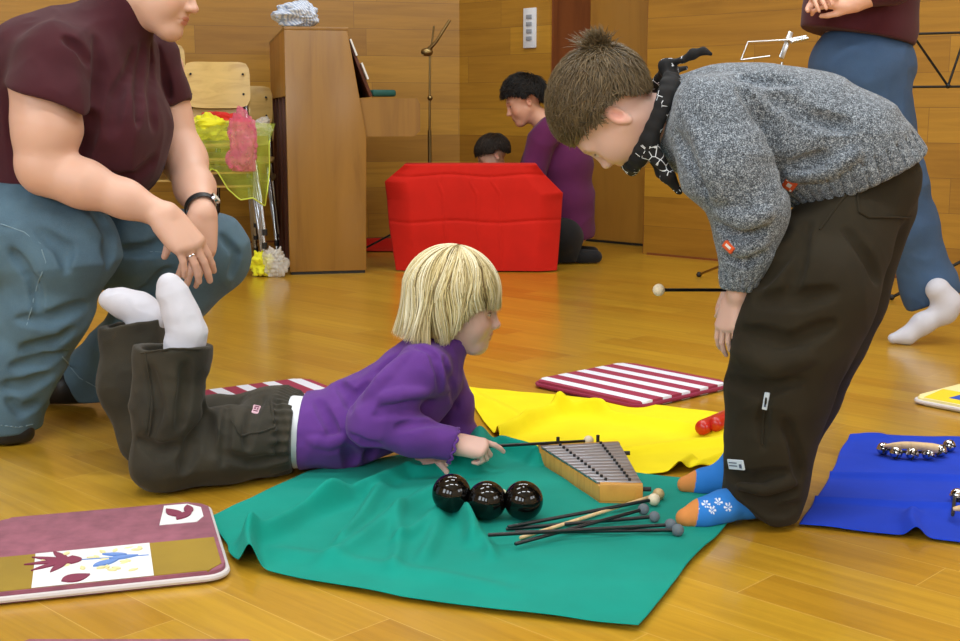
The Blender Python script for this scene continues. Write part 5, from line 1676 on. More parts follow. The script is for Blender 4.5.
def bobcap(P):
    q = gf.l(P) - c0_
    q2 = q.copy(); 
    # below the equator the shell goes straight down
    below = np.clip(-(q[:, 2]), 0, None)
    q2[:, 2] = np.where(q[:, 2] < 0, 0, q[:, 2])
    q2[:, 0] -= np.where(q[:, 2] < 0, below * downL[0] / max(1e-3, -downL[2]), 0)
    r = R1_ * 0.93
    k0 = np.sqrt(((q2 / r) ** 2).sum(1)); k1 = np.sqrt(((q2 / (r * r)) ** 2).sum(1))
    d = k0 * (k0 - 1) / np.maximum(k1, 1e-6)
    az = np.abs(np.arctan2(q2[:, 1], q2[:, 0]))
    ze = np.interp(az, np.radians([0, 26, 38, 52, 65, 78, 92, 105, 180]), [0.020, 0.021, 0.025, 0.018, -0.002, -0.034, -0.058, -0.070, -0.072])
    d = smax(d, (ze - gf.l(P)[:, 2]), 0.004)
    inner = k0 - 0.80
    d = smax(d, -np.where(gf.l(P)[:, 2] < 0.02, inner * 0.09, 1), 0.004)
    return d * gf.s
CapS.ops.append(('u', bobcap, 0)); CapS._b(gf.o, 0.19)
Vc, Fc = polygonise(CapS, 0.0035)
hair_obj('hair', [st_, (Vc, Fc, np.tile(np.array(srgb(150, 126, 76)[:3]), (len(Vc), 1)))], M_HAIR, girl)
# purple top
W = SDF()
for oy in (-0.045, 0.045):
    W.cap(gx(304, 433, YC + oy), gx(340, 430, YC + oy), 0.086, 0.084, 0.03)
W.chain([(gx(306, 432, YC), 0.078), (gx(338, 428, YC), 0.080), (gx(372, 412, YC), 0.090), (gx(404, 396, YC), 0.094), (gx(420, 380, YC), 0.086)], 0.04)
W.cap(gx(424, 372, YC - 0.08), gx(436, 374, YC + 0.09), 0.060, 0.060, 0.05)
W.cap(gx(428, 362, YC), gx(445, 334, YC), 0.064, 0.060, 0.035)
W.ops.append(('i', lambda P: 0.006 - P[:, 2], 0.008))
SN = SDF().chain([(gx(424, 370, YC - 0.10), 0.058), (gx(394, 398, YC - 0.135), 0.053), (elN, 0.049), (gx(410, 434, YC - 0.15), 0.043), (wrN, 0.037)], 0.03)
SN.cut(gx(452, 445, YC - 0.13), gx(470, 452, YC - 0.13) - gx(410, 436, YC - 0.14), 0.004)
W.add(SN, 0.014)
SF = SDF().chain([(shF, 0.055), (gx(452, 410, YC + 0.13), 0.05), (elF, 0.046), (elF + (wrF - elF) * 0.35, 0.042)], 0.03)
SF.cut(elF + (wrF - elF) * 0.35, wrF - elF, 0.004)
W.add(SF, 0.014)
creases(W, [([(400, 352), (372, 382), (352, 402)], 0.009, 0.016, 's'), ([(408, 356), (386, 376), (364, 400)], 0.006, 0.016, 'u'), ([(432, 404), (404, 402), (376, 410)], 0.008, 0.014, 's'),
            ([(428, 392), (404, 394), (380, 398)], 0.006, 0.014, 'u'), ([(424, 412), (400, 412), (372, 416)], 0.006, 0.013, 's'), ([(440, 424), (414, 424), (396, 428)], 0.006, 0.012, 's'),
            ([(352, 434), (364, 443), (380, 446)], 0.006, 0.014, 's'), ([(318, 402), (330, 424), (338, 440)], 0.007, 0.018, 's'), ([(312, 440), (330, 444), (345, 438)], 0.005, 0.014, 'u'),
            ([(345, 448), (352, 460), (350, 468)], 0.007, 0.016, 's'), ([(340, 384), (350, 396), (352, 412)], 0.007, 0.018, 's'), ([(372, 452), (366, 466)], 0.006, 0.014, 's'),
            ([(432, 356), (438, 372), (440, 392)], 0.005, 0.014, 's'), ([(444, 360), (452, 384), (456, 410)], 0.006, 0.016, 's'), ([(414, 346), (430, 352), (440, 366)], 0.005, 0.012, 's')], 2.3, 3.2)
W.disp(lambda P: folds(P, 11.0, (0.8, 0.8, 1.2), 0.0040, 61) + folds(P, 22.0, (1, 1, 1), 0.0014, 63))
W.cut(gx(304, 432, YC), V3(-1, 0, 0.06), 0.005)
ncut = unit(gx(442, 333, YC) - gx(432, 352, YC))
W.cut(gx(444, 331, YC), ncut, 0.004)
pt = sdf_obj('purple_top', W, 0.0034, M_PURP, girl)
# the frilled edges of cuff and collar
def frill(s, c, n, r, wave, amp, name, mat, parent, tr=0.0030):
    n = unit(n); e1 = unit(np.cross(n, (0.3, 0.2, 1))); e2 = np.cross(n, e1)
    pts = []
    for k in range(73):
        th = 2 * math.pi * k / 72
        pts.append(np.asarray(c) + (e1 * math.cos(th) + e2 * math.sin(th)) * (r + 0.2 * amp * math.sin(th * wave)) + n * amp * math.sin(th * wave))
    return MB().tube(pts, tr, 8, False).build(name, mat, parent)
frill(None, gx(453, 445.5, YC - 0.13), gx(470, 452, YC - 0.13) - gx(410, 436, YC - 0.14), 0.039, 11, 0.0028, 'cuff_frill', M_PURP, pt)
frill(None, gx(444.5, 331, YC), ncut, 0.0585, 9, 0.0016, 'collar_edge', M_PURP, pt, 0.0042)
# white undershirt between top and trousers
Us = SDF()
for oy in (-0.045, 0.045):
    Us.cap(gx(290, 432, YC + oy), gx(307, 432, YC + oy), 0.083, 0.080, 0.02)
Us.ops.append(('i', lambda P: 0.008 - P[:, 2], 0.006)); Us.cut(gx(294, 432, YC), (-1, 0, 0), 0.004)
sdf_obj('undershirt', Us, 0.004, M_UNDER, girl)
# trousers
T = SDF()
hN_ = hip + V3(0, -0.045, 0); hF_ = hip + V3(0, 0.075, 0)
T.ell(gx(270, 428, YC), (0.078, 0.138, 0.096), 0.04)
T.cap(gx(285, 431, YC), gx(310, 431, YC), 0.084, 0.083, 0.03)
T.chain([(hN_, 0.080), (PX(222, 446, (hN_[1] + kneeN[1]) / 2), 0.080), (kneeN, 0.066)], 0.03)
T.chain([(hF_, 0.080), ((hF_ + kneeF) / 2, 0.076), (kneeF, 0.066)], 0.03)
LN = SDF().chain([(kneeN, 0.066), (gx(168, 405, YN + 0.01), 0.072), (gx(173, 352, YN + 0.02), 0.074), (gx(174, 330, YN + 0.02), 0.074)], 0.03)
LN.cut(gx(173, 346, YN + 0.02), (0.02, 0.10, 1), 0.003)
LN.add(SDF().cap(gx(174, 346, YN + 0.02), gx(175, 320, YN + 0.02), 0.064, 0.066), 0.003, 's')
yF = kneeF[1]
LF = SDF().chain([(kneeF, 0.066), (gx(132, 385, yF + 0.02), 0.070), (gx(133, 330, yF + 0.04), 0.068), (gx(136, 300, yF + 0.04), 0.068)], 0.03)
LF.cut(gx(135, 321, yF + 0.04), (-0.18, 0.05, 1), 0.003)
LF.add(SDF().cap(gx(135, 322, yF + 0.04), gx(139, 296, yF + 0.04), 0.058, 0.062), 0.003, 's')
T.add(LN, 0.02).add(LF, 0.02)
wx = gx(299, 432, YC)[0]
creases(T, [([(204, 404), (208, 430), (212, 456)], 0.010, 0.018, 's'), ([(203, 420), (190, 450), (182, 474)], 0.008, 0.018, 's'), ([(228, 408), (226, 440), (222, 466)], 0.006, 0.016, 's'),
            ([(262, 398), (250, 420), (246, 452)], 0.006, 0.018, 's'), ([(150, 372), (158, 410), (150, 440)], 0.006, 0.018, 's'), ([(186, 366), (184, 400), (178, 430)], 0.006, 0.02, 's'),
            ([(216, 452), (250, 462), (290, 456)], 0.006, 0.018, 's'), ([(140, 440), (158, 452), (180, 446)], 0.007, 0.018, 's'), ([(276, 400), (282, 430), (276, 460)], 0.005, 0.014, 's')], 2.3, 3.3)
def gt_disp(P):
    d = folds(P, 10.0, (1.0, 0.8, 1.0), 0.0040, 71) + folds(P, 24.0, (1, 1, 1), 0.0012, 73)
    el = np.clip((P[:, 0] - (wx - 0.045)) / 0.01, 0, 1)
    return d + el * 0.0022 * np.sin(np.arctan2(P[:, 1] - YC, P[:, 2] - 0.08) * 40)
T.disp(gt_disp)
T.cut(gx(299, 432, YC), V3(1, 0, -0.05), 0.006)
T.ops.append(('i', lambda P: 0.006 - P[:, 2], 0.008))
tro = sdf_obj('trousers', T, 0.0036, M_CORD, girl)
for pts in ([(232, 420), (240, 436), (262, 432), (274, 428), (270, 398)], [(146, 352), (152, 400), (148, 440)], [(142, 353), (170, 350), (204, 349)]):
    seam(T, pts, 2.4, 3.3, M_CORD, tro)
M_LABP = fabric('pale_pink_label', srgb(214, 176, 190), 0.7, 0.04); M_LABR = plain('label_plum_ink', srgb(110, 50, 76), 0.7)
badge('label', T, 256, 410, 2.4, 3.1, 0.020, 0.034, -0.12, [M_LABP, M_LABR], tro, 0.0018, [(0, 0.010, 0.011, 0.004), (-0.003, 0.002, 0.004, 0.006), (0.003, 0.001, 0.004, 0.006), (0, -0.008, 0.010, 0.004)])
# socks
s = SDF().chain([(gx(182, 365, YN + 0.02), 0.036), (gx(184, 345, YN + 0.02), 0.036), (gx(188, 332, YN + 0.02), 0.035), (gx(180, 312, YN + 0.025), 0.033), (gx(172, 292, YN + 0.03), 0.028), (gx(169, 284, YN + 0.03), 0.021)], 0.025)
s.disp(lambda P: folds(P, 30, (1, 1, 1), 0.0009, 83))
sdf_obj('sock', s, 0.0024, M_SOCKW, girl)
s = SDF().chain([(gx(142, 340, yF + 0.04), 0.038), (gx(148, 318, yF + 0.04), 0.036), (gx(138, 308, yF + 0.04), 0.034), (gx(120, 302, yF + 0.04), 0.029), (gx(108, 299, yF + 0.04), 0.021)], 0.025)
s.disp(lambda P: folds(P, 30, (1, 1, 1), 0.0009, 84))
sdf_obj('sock', s, 0.0024, M_SOCKW, girl)
# the mallet she strikes with, and the one under her other hand
mallet('black mallet with a cream head held by the lying girl over the glockenspiel', gx(458, 448, YC - 0.125), gx(586, 441, 2.86), 0.0125, M_CREAM, None, 0.0036, None)
q = PX(455, 463, YC - 0.10)
mallet('black mallet with a yellow end under the lying girl\'s resting hand', V3(wrF[0] + 0.03, wrF[1] - 0.04, 0.028), PX(474, 454, 2.80) , 0.007, M_LIME, None, 0.0042, None)

# ------------------------------------------------------------------ the woman crouching on the left
RW = np.random.default_rng(12)
woman = person('woman in a short sleeved maroon top and blue jeans crouching behind the lying girl', GR(20, 436))
t = NT('blue_denim'); v = t.coord()
n1 = t.noise(v, 5, 4); n2 = t.noise(v, 500, 2)
t.base(t.mix(t.math('MULTIPLY', n2, 0.5), t.ramp(n1, [(0.3, srgb(50, 74, 92)), (0.7, srgb(84, 116, 136))]), srgb(104, 134, 150)))
t.set(Roughness=0.85); t.bump(n2, 0.3, 0.002); M_DENIM = t.m
M_DENIMT = plain('denim_thread', srgb(120, 146, 160), 0.8)
M_MAROON = fabric('maroon_cotton', srgb(66, 26, 34), 0.9, 0.08, 0.2, 700, 0.12, 14)
M_SHOE = plain('black_shoe_leather', srgb(20, 20, 22), 0.5)
skinW = srgb(214, 170, 148)
YW = 3.16
wf = Frame(PX(155, -17, YW), (0.95, -0.14, -0.27), (0.27, 0.02, 0.95), 1.04)
S = SDF(); S.add(head_sdf(wf, 0.1), 0)
S.cap(PX(138, 4, YW), PX(94, 48, YW + 0.02), 0.056, 0.064, 0.04)
S.chain([(PX(78, 74, YW + 0.02), 0.09), (PX(58, 140, YW + 0.03), 0.10), (PX(0, 215, YW + 0.04), 0.10)], 0.06)
shN = PX(42, 84, YW - 0.20); elN = PX(44, 172, YW - 0.22); wrN = PX(165, 216, YW - 0.20)
S.chain([(shN, 0.076), (PX(47, 128, YW - 0.21), 0.072), (PX(42, 160, YW - 0.22), 0.060)], 0.04)
S.chain([(elN, 0.056), (PX(84, 184, YW - 0.22), 0.053), (PX(125, 199, YW - 0.21), 0.041), (wrN, 0.030)], 0.03)
hN = hand_sdf(PX(164, 215, YW - 0.205), (0.62, -0.02, -0.78), (0.66, -0.62, 0.42), 1, 1.06, spread=0.07, thumb=(0.4, 0.9),
              curls=[(0.42, 0.16, 0.10), (0.36, 0.20, 0.12), (0.34, 0.24, 0.15), (0.40, 0.28, 0.2)], fat=1.13)
S.add(hN, 0.012)
shF = PX(155, 70, YW + 0.20); elF = PX(184, 160, YW + 0.16); wrF = PX(203, 212, YW - 0.06)
S.chain([(shF, 0.075), (PX(166, 115, YW + 0.19), 0.060), (elF, 0.055), (PX(195, 188, YW + 0.05), 0.046), (wrF, 0.032)], 0.035)
hF = hand_sdf(wrF + V3(0.0, -0.01, -0.01), (-0.10, -0.22, -1.0), (0.5, -0.86, 0.05), -1, 1.04, spread=0.05, thumb=(0.75, 0.3),
              curls=[(0.25, 0.35, 0.2), (0.2, 0.35, 0.2), (0.2, 0.3, 0.2), (0.25, 0.3, 0.2)])
S.add(hF, 0.012)
hipN = PX(-22, 236, YW - 0.10); knN = PX(70, 250, YW - 0.14); anN = PX(8, 424, YW - 0.12)
hipF = PX(-10, 237, YW + 0.14); knF = PX(212, 250, YW + 0.15); anF = PX(98, 374, YW + 0.23)
S.chain([(hipN, 0.09), (knN, 0.065), (anN, 0.045)], 0.04)
S.chain([(hipF, 0.09), (knF, 0.065), (anF, 0.045)], 0.04)
sdf_obj('body', S, 0.0032, M_SKIN, woman, skin_colors(skinW, face_zones(wf, 0.1, lip=srgb(186, 104, 92), bw=0.5), 0.035, 7))
sets = short_hair(wf, (-0.4, 0, 0.9), 2600, 0.09, srgb(96, 70, 44), RW, lift=0.016, width=0.0016, mess=0.25)
hair_obj('hair', sets, M_HAIR, woman)
W = SDF()
W.chain([(PX(84, 66, YW + 0.02), 0.145), (PX(88, 120, YW + 0.01), 0.172), (PX(68, 172, YW + 0.02), 0.165), (PX(24, 212, YW + 0.03), 0.165)], 0.07)
W.ell(PX(122, 128, YW - 0.02), (0.100, 0.155, 0.105), 0.06)
W.ell(PX(112, 164, YW + 0.0), (0.10, 0.14, 0.07), 0.06)
W.cap(PX(56, 62, YW - 0.15), PX(142, 58, YW + 0.17), 0.095, 0.080, 0.06)
W.cap(PX(40, 70, YW - 0.05), PX(10, 110, YW + 0.0), 0.13, 0.14, 0.06)
W.cap(PX(88, 50, YW + 0.02), PX(140, 0, YW), 0.090, 0.070, 0.05)
SN = SDF().chain([(PX(54, 68, YW - 0.16), 0.094), (PX(48, 106, YW - 0.21), 0.090), (PX(47, 128, YW - 0.21), 0.090)], 0.04)
SN.cut(PX(48, 98, YW - 0.21), V3(-0.36, 0, -0.93), 0.005)
W.add(SN, 0.02)
SF = SDF().chain([(PX(148, 62, YW + 0.17), 0.082), (PX(163, 100, YW + 0.19), 0.072), (PX(166, 120, YW + 0.19), 0.071)], 0.04)
SF.cut(PX(170, 109, YW + 0.19), unit(PX(176, 140, YW + 0.18) - PX(160, 80, YW + 0.19) + V3(0.02, 0, 0)), 0.005)
W.add(SF, 0.02)
creases(W, [([(142, 44), (138, 90), (136, 130)], 0.007, 0.018, 's'), ([(150, 46), (152, 92), (156, 130)], 0.007, 0.018, 's'), ([(158, 48), (166, 80), (170, 100)], 0.006, 0.016, 's'), ([(134, 50), (118, 96), (110, 140)], 0.007, 0.02, 's'),
            ([(96, 40), (100, 70), (92, 108)], 0.009, 0.02, 's'), ([(92, 112), (84, 140), (78, 160)], 0.010, 0.02, 's'), ([(120, 180), (140, 174), (158, 160)], 0.008, 0.02, 's'), ([(84, 176), (110, 182), (140, 184)], 0.007, 0.02, 's'),
            ([(66, 40), (78, 48), (90, 64)], 0.006, 0.02, 's')], 2.5, 3.6)
W.disp(lambda P: folds(P, 8.0, (1.3, 1.0, 0.5), 0.0055, 81) + folds(P, 19.0, (1, 1, 0.7), 0.0016, 83))
W.cut(PX(138, 4, YW), unit(V3(0.60, -0.05, 0.80)), 0.006)
W.cut(PX(60, 204, YW), V3(-0.15, 0, -1), 0.01)
sdf_obj('maroon_top', W, 0.0042, M_MAROON, woman)
# jeans
T = SDF()
T.ell(PX(-22, 226, YW + 0.02), (0.16, 0.19, 0.145), 0.05)
TN = SDF().chain([(hipN, 0.135), (PX(20, 240, YW - 0.13), 0.122), (PX(62, 248, YW - 0.14), 0.112), (PX(80, 250, YW - 0.14), 0.090)], 0.05)
TN.chain([(PX(66, 254, YW - 0.14), 0.106), (PX(45, 310, YW - 0.13), 0.100), (PX(22, 365, YW - 0.12), 0.088), (PX(4, 405, YW - 0.12), 0.086), (PX(2, 440, YW - 0.12), 0.088)], 0.04)
TF = SDF().chain([(hipF, 0.13), (PX(130, 244, YW + 0.13), 0.112), (PX(208, 252, YW + 0.15), 0.102)], 0.05)
TF.chain([(PX(208, 254, YW + 0.15), 0.100), (PX(150, 322, YW + 0.18), 0.092), (PX(92, 382, YW + 0.24), 0.088), (PX(70, 402, YW + 0.26), 0.090)], 0.04)
TF.cut(PX(89, 385, YW + 0.24), unit(PX(70, 402, YW + 0.26) - PX(130, 342, YW + 0.20)), 0.006)
T.add(TF, 0.03).add(TN, 0.012)
creases(T, [([(96, 214), (112, 236), (106, 268)], 0.008, 0.02, 's'), ([(40, 232), (64, 250), (66, 272)], 0.006, 0.02, 's'), ([(72, 330), (44, 346), (20, 350)], 0.010, 0.02, 's'), ([(64, 352), (40, 362), (10, 368)], 0.008, 0.018, 's'),
            ([(50, 376), (24, 388), (0, 388)], 0.009, 0.018, 's'), ([(84, 306), (50, 320), (16, 318)], 0.007, 0.024, 's'), ([(12, 250), (34, 280), (38, 320)], 0.006, 0.02, 's'), ([(220, 236), (236, 254), (230, 278)], 0.006, 0.02, 's'),
            ([(180, 240), (150, 250), (120, 250)], 0.008, 0.024, 's'), ([(170, 270), (150, 290), (130, 296)], 0.009, 0.02, 's'), ([(8, 400), (20, 412), (40, 404)], 0.007, 0.016, 's')], 2.4, 3.9)
T.disp(lambda P: folds(P, 6.5, (1.0, 1.0, 1.2), 0.0055, 91) + folds(P, 16.0, (1, 1, 1), 0.0018, 93))
T.ops.append(('i', lambda P: 0.028 - P[:, 2], 0.006))
je = sdf_obj('jeans', T, 0.0045, M_DENIM, woman)
for pts in ([(0, 224), (24, 232), (40, 244), (46, 262), (34, 296), (26, 330)], [(1, 425), (18, 427), (34, 424)], [(60, 354), (80, 378), (118, 398)], [(150, 252), (176, 254), (196, 256)]):
    seam(T, pts, 2.4, 3.9, M_DENIMT, je, 0.0016)
s = SDF().chain([(GR(-14, 432, 0.03) + V3(0, 0.0, 0), 0.032), (GR(8, 432, 0.03) + V3(0, 0.0, 0), 0.034), (GR(22, 432, 0.028) + V3(0, 0.0, 0), 0.030)], 0.02)
s.ops.append(('i', lambda P: 0.004 - P[:, 2], 0.004)); sdf_obj('shoe', s, 0.0035, M_SHOE, woman)
q = PX(68, 398, YW + 0.25)
s = SDF().chain([(V3(q[0], q[1], 0.055), 0.045), (V3(q[0] - 0.06, q[1] + 0.02, 0.045), 0.042), (V3(q[0] + 0.05, q[1] + 0.0, 0.035), 0.03)], 0.02)
s.ops.append(('i', lambda P: 0.004 - P[:, 2], 0.004)); sdf_obj('shoe', s, 0.0035, M_SHOE, woman)
# ring and wrist watch
fr = hN.frame
kn = fr.w(0.087, -0.011, 0.002); d = fr.v(math.cos(0.34), 0, -math.sin(0.34))
MB().torus(kn + d * 0.020, 0.0100, 0.0022, d, 28, 8).build('ring', metal('silver_ring', srgb(220, 220, 224), 0.15), woman)
wa = empty('wrist_watch', wrF, 'wrist watch with a black band on the crouching woman\'s far wrist', 'watch')
dv = unit(wrF - PX(195, 188, YW + 0.05)); wc = wrF - dv * 0.016
wat = SDF().cap(wc - dv * 0.010, wc + dv * 0.010, 0.0425, 0.0415)
wat.add(SDF().cap(wc - dv * 0.06, wc + dv * 0.06, 0.0395, 0.0385), 0.001, 's')
wat.cut(wc + dv * 0.010, dv, 0.002).cut(wc - dv * 0.010, -dv, 0.002)
V_, F_ = polygonise(wat, 0.0016); link_mesh('band', mesh_np('band', V_, F_), M_SHOE, wa)
fn = unit(V3(0.80, -0.60, 0.15)); fn = unit(fn - dv * (fn @ dv)); fc = wc + fn * 0.0415
fm = frame_mat(fc, dv, fn)
MB().tube([fc - fn * 0.002, fc + fn * 0.0055], 0.0150, 24).build('case', metal('silver_watch_case', srgb(200, 200, 206), 0.2), wa)
MB().tube([fc + fn * 0.0055, fc + fn * 0.0063], 0.0122, 24).build('dial', plain('pale_dial', srgb(216, 212, 200), 0.3), wa)

# ------------------------------------------------------------------ the woman kneeling by the red cloth
RK = np.random.default_rng(14)
YK = 6.86
kneel = person('dark haired woman in a plum top kneeling right of the red draped cloth', GR(577, 260))
M_PLUMK = fabric('plum_jersey', srgb(88, 30, 74), 0.9, 0.06, 0.2, 500, 0.12, 8)
M_DARKT = fabric('black_trousers', srgb(24, 24, 26), 0.85, 0.1)
kf = Frame(PX(524, 101, YK), (-0.90, -0.10, -0.40), (-0.36, 0, 0.92), 1.0)
S = SDF(); S.add(head_sdf(kf, 0.1), 0)
S.cap(PX(530, 110, YK), PX(549, 126, YK), 0.050, 0.060, 0.03)
S.chain([(PX(556, 145, YK), 0.10), (PX(566, 190, YK), 0.11), (PX(570, 225, YK), 0.12)], 0.05)
a0, a1, a2 = PX(543, 136, YK - 0.17), PX(531, 180, YK - 0.20), PX(500, 196, YK - 0.10)
S.chain([(a0, 0.05), (a1, 0.042), (a2, 0.03)], 0.03)
S.add(hand_sdf(a2, (-1, 0.1, -0.1), (0, 0, 1), 1, 0.9, (0.3, 0.5, 0.3)), 0.012)
b0, b1, b2 = PX(545, 136, YK + 0.17), PX(525, 182, YK + 0.18), PX(498, 192, YK + 0.10)
S.chain([(b0, 0.05), (b1, 0.042), (b2, 0.03)], 0.03)
S.add(hand_sdf(b2, (-1, -0.1, -0.1), (0, 0, 1), -1, 0.9, (0.3, 0.5, 0.3)), 0.012)
for sy in (-0.10, 0.10):
    S.chain([(PX(566, 232, YK + sy), 0.085), (PX(505, 250, YK + sy), 0.05), (PX(562, 257, YK + sy), 0.03)], 0.04)
sdf_obj('body', S, 0.006, M_SKIN, kneel, skin_colors(srgb(220, 168, 140), face_zones(kf, 0.1), 0.03, 9))
sets = short_hair(kf, (-0.6, 0, 0.8), 3000, 0.065, srgb(20, 17, 15), RK, hr=(0.110, 0.094, 0.102), lift=0.03, width=0.0022, mess=0.5,
                  hairline=([-1, -0.75, -0.45, -0.3, -0.05, 0.12, 0.3, 0.6, 1.0], [-0.75, -0.70, -0.45, -0.02, 0.04, -0.15, 0.05, 0.25, 0.30]))
hair_obj('hair', sets, M_HAIRD, kneel)
W = SDF()
W.chain([(PX(557, 137, YK), 0.125), (PX(562, 165, YK), 0.155), (PX(563, 200, YK), 0.160), (PX(565, 228, YK), 0.160)], 0.05)
W.cap(PX(546, 132, YK - 0.15), PX(550, 132, YK + 0.15), 0.075, 0.075, 0.05)
for (p0, p1, p2) in ((a0, a1, a2), (b0, b1, b2)):
    W.add(SDF().chain([(p0, 0.075), (p1, 0.062), (p1 + (p2 - p1) * 0.85, 0.042)], 0.03), 0.03)
W.disp(lambda P: folds(P, 7.0, (1, 1, 1), 0.007, 101))
W.cut(PX(543, 117, YK), unit(V3(-0.75, 0, 0.75)), 0.006)
W.cut(PX(567, 240, YK), (0.1, 0, -1), 0.01)
sdf_obj('plum_top', W, 0.007, M_PLUMK, kneel)
T = SDF()
for sy in (-0.10, 0.10):
    T.chain([(PX(562, 236, YK + sy), 0.118), (PX(500, 248, YK + sy), 0.085)], 0.04).chain([(PX(500, 254, YK + sy), 0.065), (PX(570, 254, YK + sy), 0.055)], 0.03)
T.ops.append(('i', lambda P: 0.006 - P[:, 2], 0.006)); sdf_obj('trousers', T, 0.008, M_DARKT, kneel)
for sy in (-0.10, 0.09):
    c = GR(578, 258); c = V3(c[0], YK + sy, 0.035)
    s = SDF().chain([(c, 0.042), (c + V3(0.075, 0, 0.0), 0.036)], 0.02); s.ops.append(('i', lambda P: 0.004 - P[:, 2], 0.004)); sdf_obj('sock', s, 0.006, M_DARKT, kneel)

# ------------------------------------------------------------------ the child behind the red cloth
YQ = 7.24
kid = person('small dark haired child whose head just shows over the red draped cloth', V3(PX(493, 200, YQ)[0], YQ, 0))
qf = Frame(PX(493, 156, YQ), (-0.80, -0.10, -0.50), (-0.45, 0, 0.88), 0.92)
S = SDF(); S.add(head_sdf(qf, 1.0), 0)
kx = qf.o[0] + 0.05
S.cap(qf.o + V3(0.03, 0, -0.06), V3(kx + 0.03, YQ, qf.o[2] - 0.15), 0.042, 0.05, 0.03)
S.chain([(V3(kx + 0.03, YQ, qf.o[2] - 0.20), 0.085), (V3(kx + 0.05, YQ, 0.11), 0.10)], 0.04)
for sy in (-0.10, 0.10):
    S.chain([(V3(kx + 0.03, YQ + sy * 1.1, qf.o[2] - 0.18), 0.036), (V3(kx + 0.0, YQ + sy * 1.3, 0.25), 0.03), (V3(kx - 0.14, YQ + sy, 0.20), 0.022)], 0.03)
    S.add(hand_sdf(V3(kx - 0.14, YQ + sy, 0.20), (-1, 0, -0.3), (0, 0, 1), 1 if sy < 0 else -1, 0.62, (0.4, 0.5, 0.3)), 0.01)
    S.chain([(V3(kx + 0.05, YQ + sy * 0.8, 0.09), 0.07), (V3(kx - 0.19, YQ + sy * 1.3, 0.09), 0.05), (V3(kx - 0.06, YQ + sy * 0.5, 0.05), 0.032), (V3(kx - 0.12, YQ + sy * 0.3, 0.04), 0.026)], 0.03)
sdf_obj('body', S, 0.006, M_SKIN, kid, skin_colors(srgb(214, 164, 138), face_zones(qf, 1.0), 0.03, 11))
sets = short_hair(qf, (-0.6, 0, 0.8), 2600, 0.05, srgb(44, 32, 22), RK, hr=(0.108, 0.092, 0.098), lift=0.012, width=0.0024, mess=0.25,
                  hairline=([-1, -0.75, -0.45, -0.3, -0.05, 0.12, 0.3, 0.6, 1.0], [-0.6, -0.55, -0.4, -0.02, 0.04, -0.05, 0.05, 0.15, 0.20]))
hair_obj('hair', sets, M_HAIRD, kid)
W = SDF().chain([(V3(kx + 0.03, YQ, qf.o[2] - 0.21), 0.11), (V3(kx + 0.05, YQ, 0.13), 0.12)], 0.04)
W.cap(V3(kx + 0.03, YQ - 0.10, qf.o[2] - 0.18), V3(kx + 0.03, YQ + 0.10, qf.o[2] - 0.18), 0.055, 0.055, 0.04)
for sy in (-0.10, 0.10):
    W.chain([(V3(kx + 0.03, YQ + sy * 1.1, qf.o[2] - 0.18), 0.052), (V3(kx + 0.0, YQ + sy * 1.3, 0.25), 0.045), (V3(kx - 0.12, YQ + sy, 0.205), 0.034)], 0.03)
sdf_obj('pullover', W, 0.008, fabric('teal_pullover', srgb(52, 70, 84), 0.9), kid)
T = SDF()
for sy in (-0.10, 0.10):
    T.chain([(V3(kx + 0.05, YQ + sy * 0.8, 0.095), 0.09), (V3(kx - 0.19, YQ + sy * 1.3, 0.09), 0.068), (V3(kx - 0.06, YQ + sy * 0.5, 0.055), 0.046)], 0.03)
T.ops.append(('i', lambda P: 0.005 - P[:, 2], 0.005)); sdf_obj('trousers', T, 0.008, M_DARKT, kid)

# ------------------------------------------------------------------ the person walking past on the right
YP = 4.48
walk = person('person in a maroon top, blue jeans and white socks walking past behind the boy', GR(890, 338))
M_MAR2 = fabric('dark_maroon_jersey', srgb(72, 24, 32), 0.9, 0.06)
t = NT('mid_blue_denim'); v = t.coord(); n1 = t.noise(v, 4, 4); n2 = t.noise(v, 400, 2)
t.base(t.mix(t.math('MULTIPLY', n2, 0.4), t.ramp(n1, [(0.3, srgb(42, 66, 98)), (0.7, srgb(62, 92, 130))]), srgb(84, 114, 150))); t.set(Roughness=0.85); t.bump(n2, 0.3, 0.002)
M_DEN2 = t.m
pf = Frame(PX(838, -118, YP), (-0.95, -0.05, -0.25), (-0.2, 0, 1), 1.0)
S = SDF(); S.add(head_sdf(pf, 0.1), 0)
S.cap(PX(846, -102, YP), PX(856, -70, YP), 0.05, 0.06, 0.03)
S.chain([(PX(858, -50, YP), 0.11), (PX(860, 10, YP), 0.11), (PX(862, 60, YP), 0.12)], 0.05)
e0 = [(PX(862, -52, YP - 0.20), 0.05), (PX(886, 14, YP - 0.26), 0.042), (PX(856, 2, YP - 0.26), 0.032)]
e0[1] = (PX(892, -14, YP - 0.27), 0.042)
S.chain(e0, 0.03)
S.add(hand_sdf(e0[2][0], (-0.9, 0.15, 0.12), (-0.1, -0.8, 0.5), 1, 0.92, (0.4, 0.6, 0.4), thumb=(0.5, 0.6)), 0.012)
e1_ = [(PX(862, -52, YP + 0.20), 0.05), (PX(872, 0, YP + 0.22), 0.042), (PX(820, -4, YP - 0.16), 0.032)]
S.chain(e1_, 0.03)
S.add(hand_sdf(e1_[2][0], (-0.2, -0.95, 0.0), (-0.5, -0.2, 0.85), -1, 0.92, (0.4, 0.6, 0.4)), 0.012)
S.chain([(PX(866, 68, YP - 0.08), 0.085), (PX(900, 190, YP - 0.06), 0.06), (PX(934, 285, YP - 0.02), 0.030), (PX(944, 306, YP), 0.020), (PX(915, 328, YP), 0.014)], 0.02)
S.chain([(PX(858, 68, YP + 0.09), 0.085), (PX(828, 195, YP + 0.10), 0.06), (PX(815, 318, YP + 0.10), 0.030), (PX(790, 332, YP + 0.10), 0.014)], 0.02)
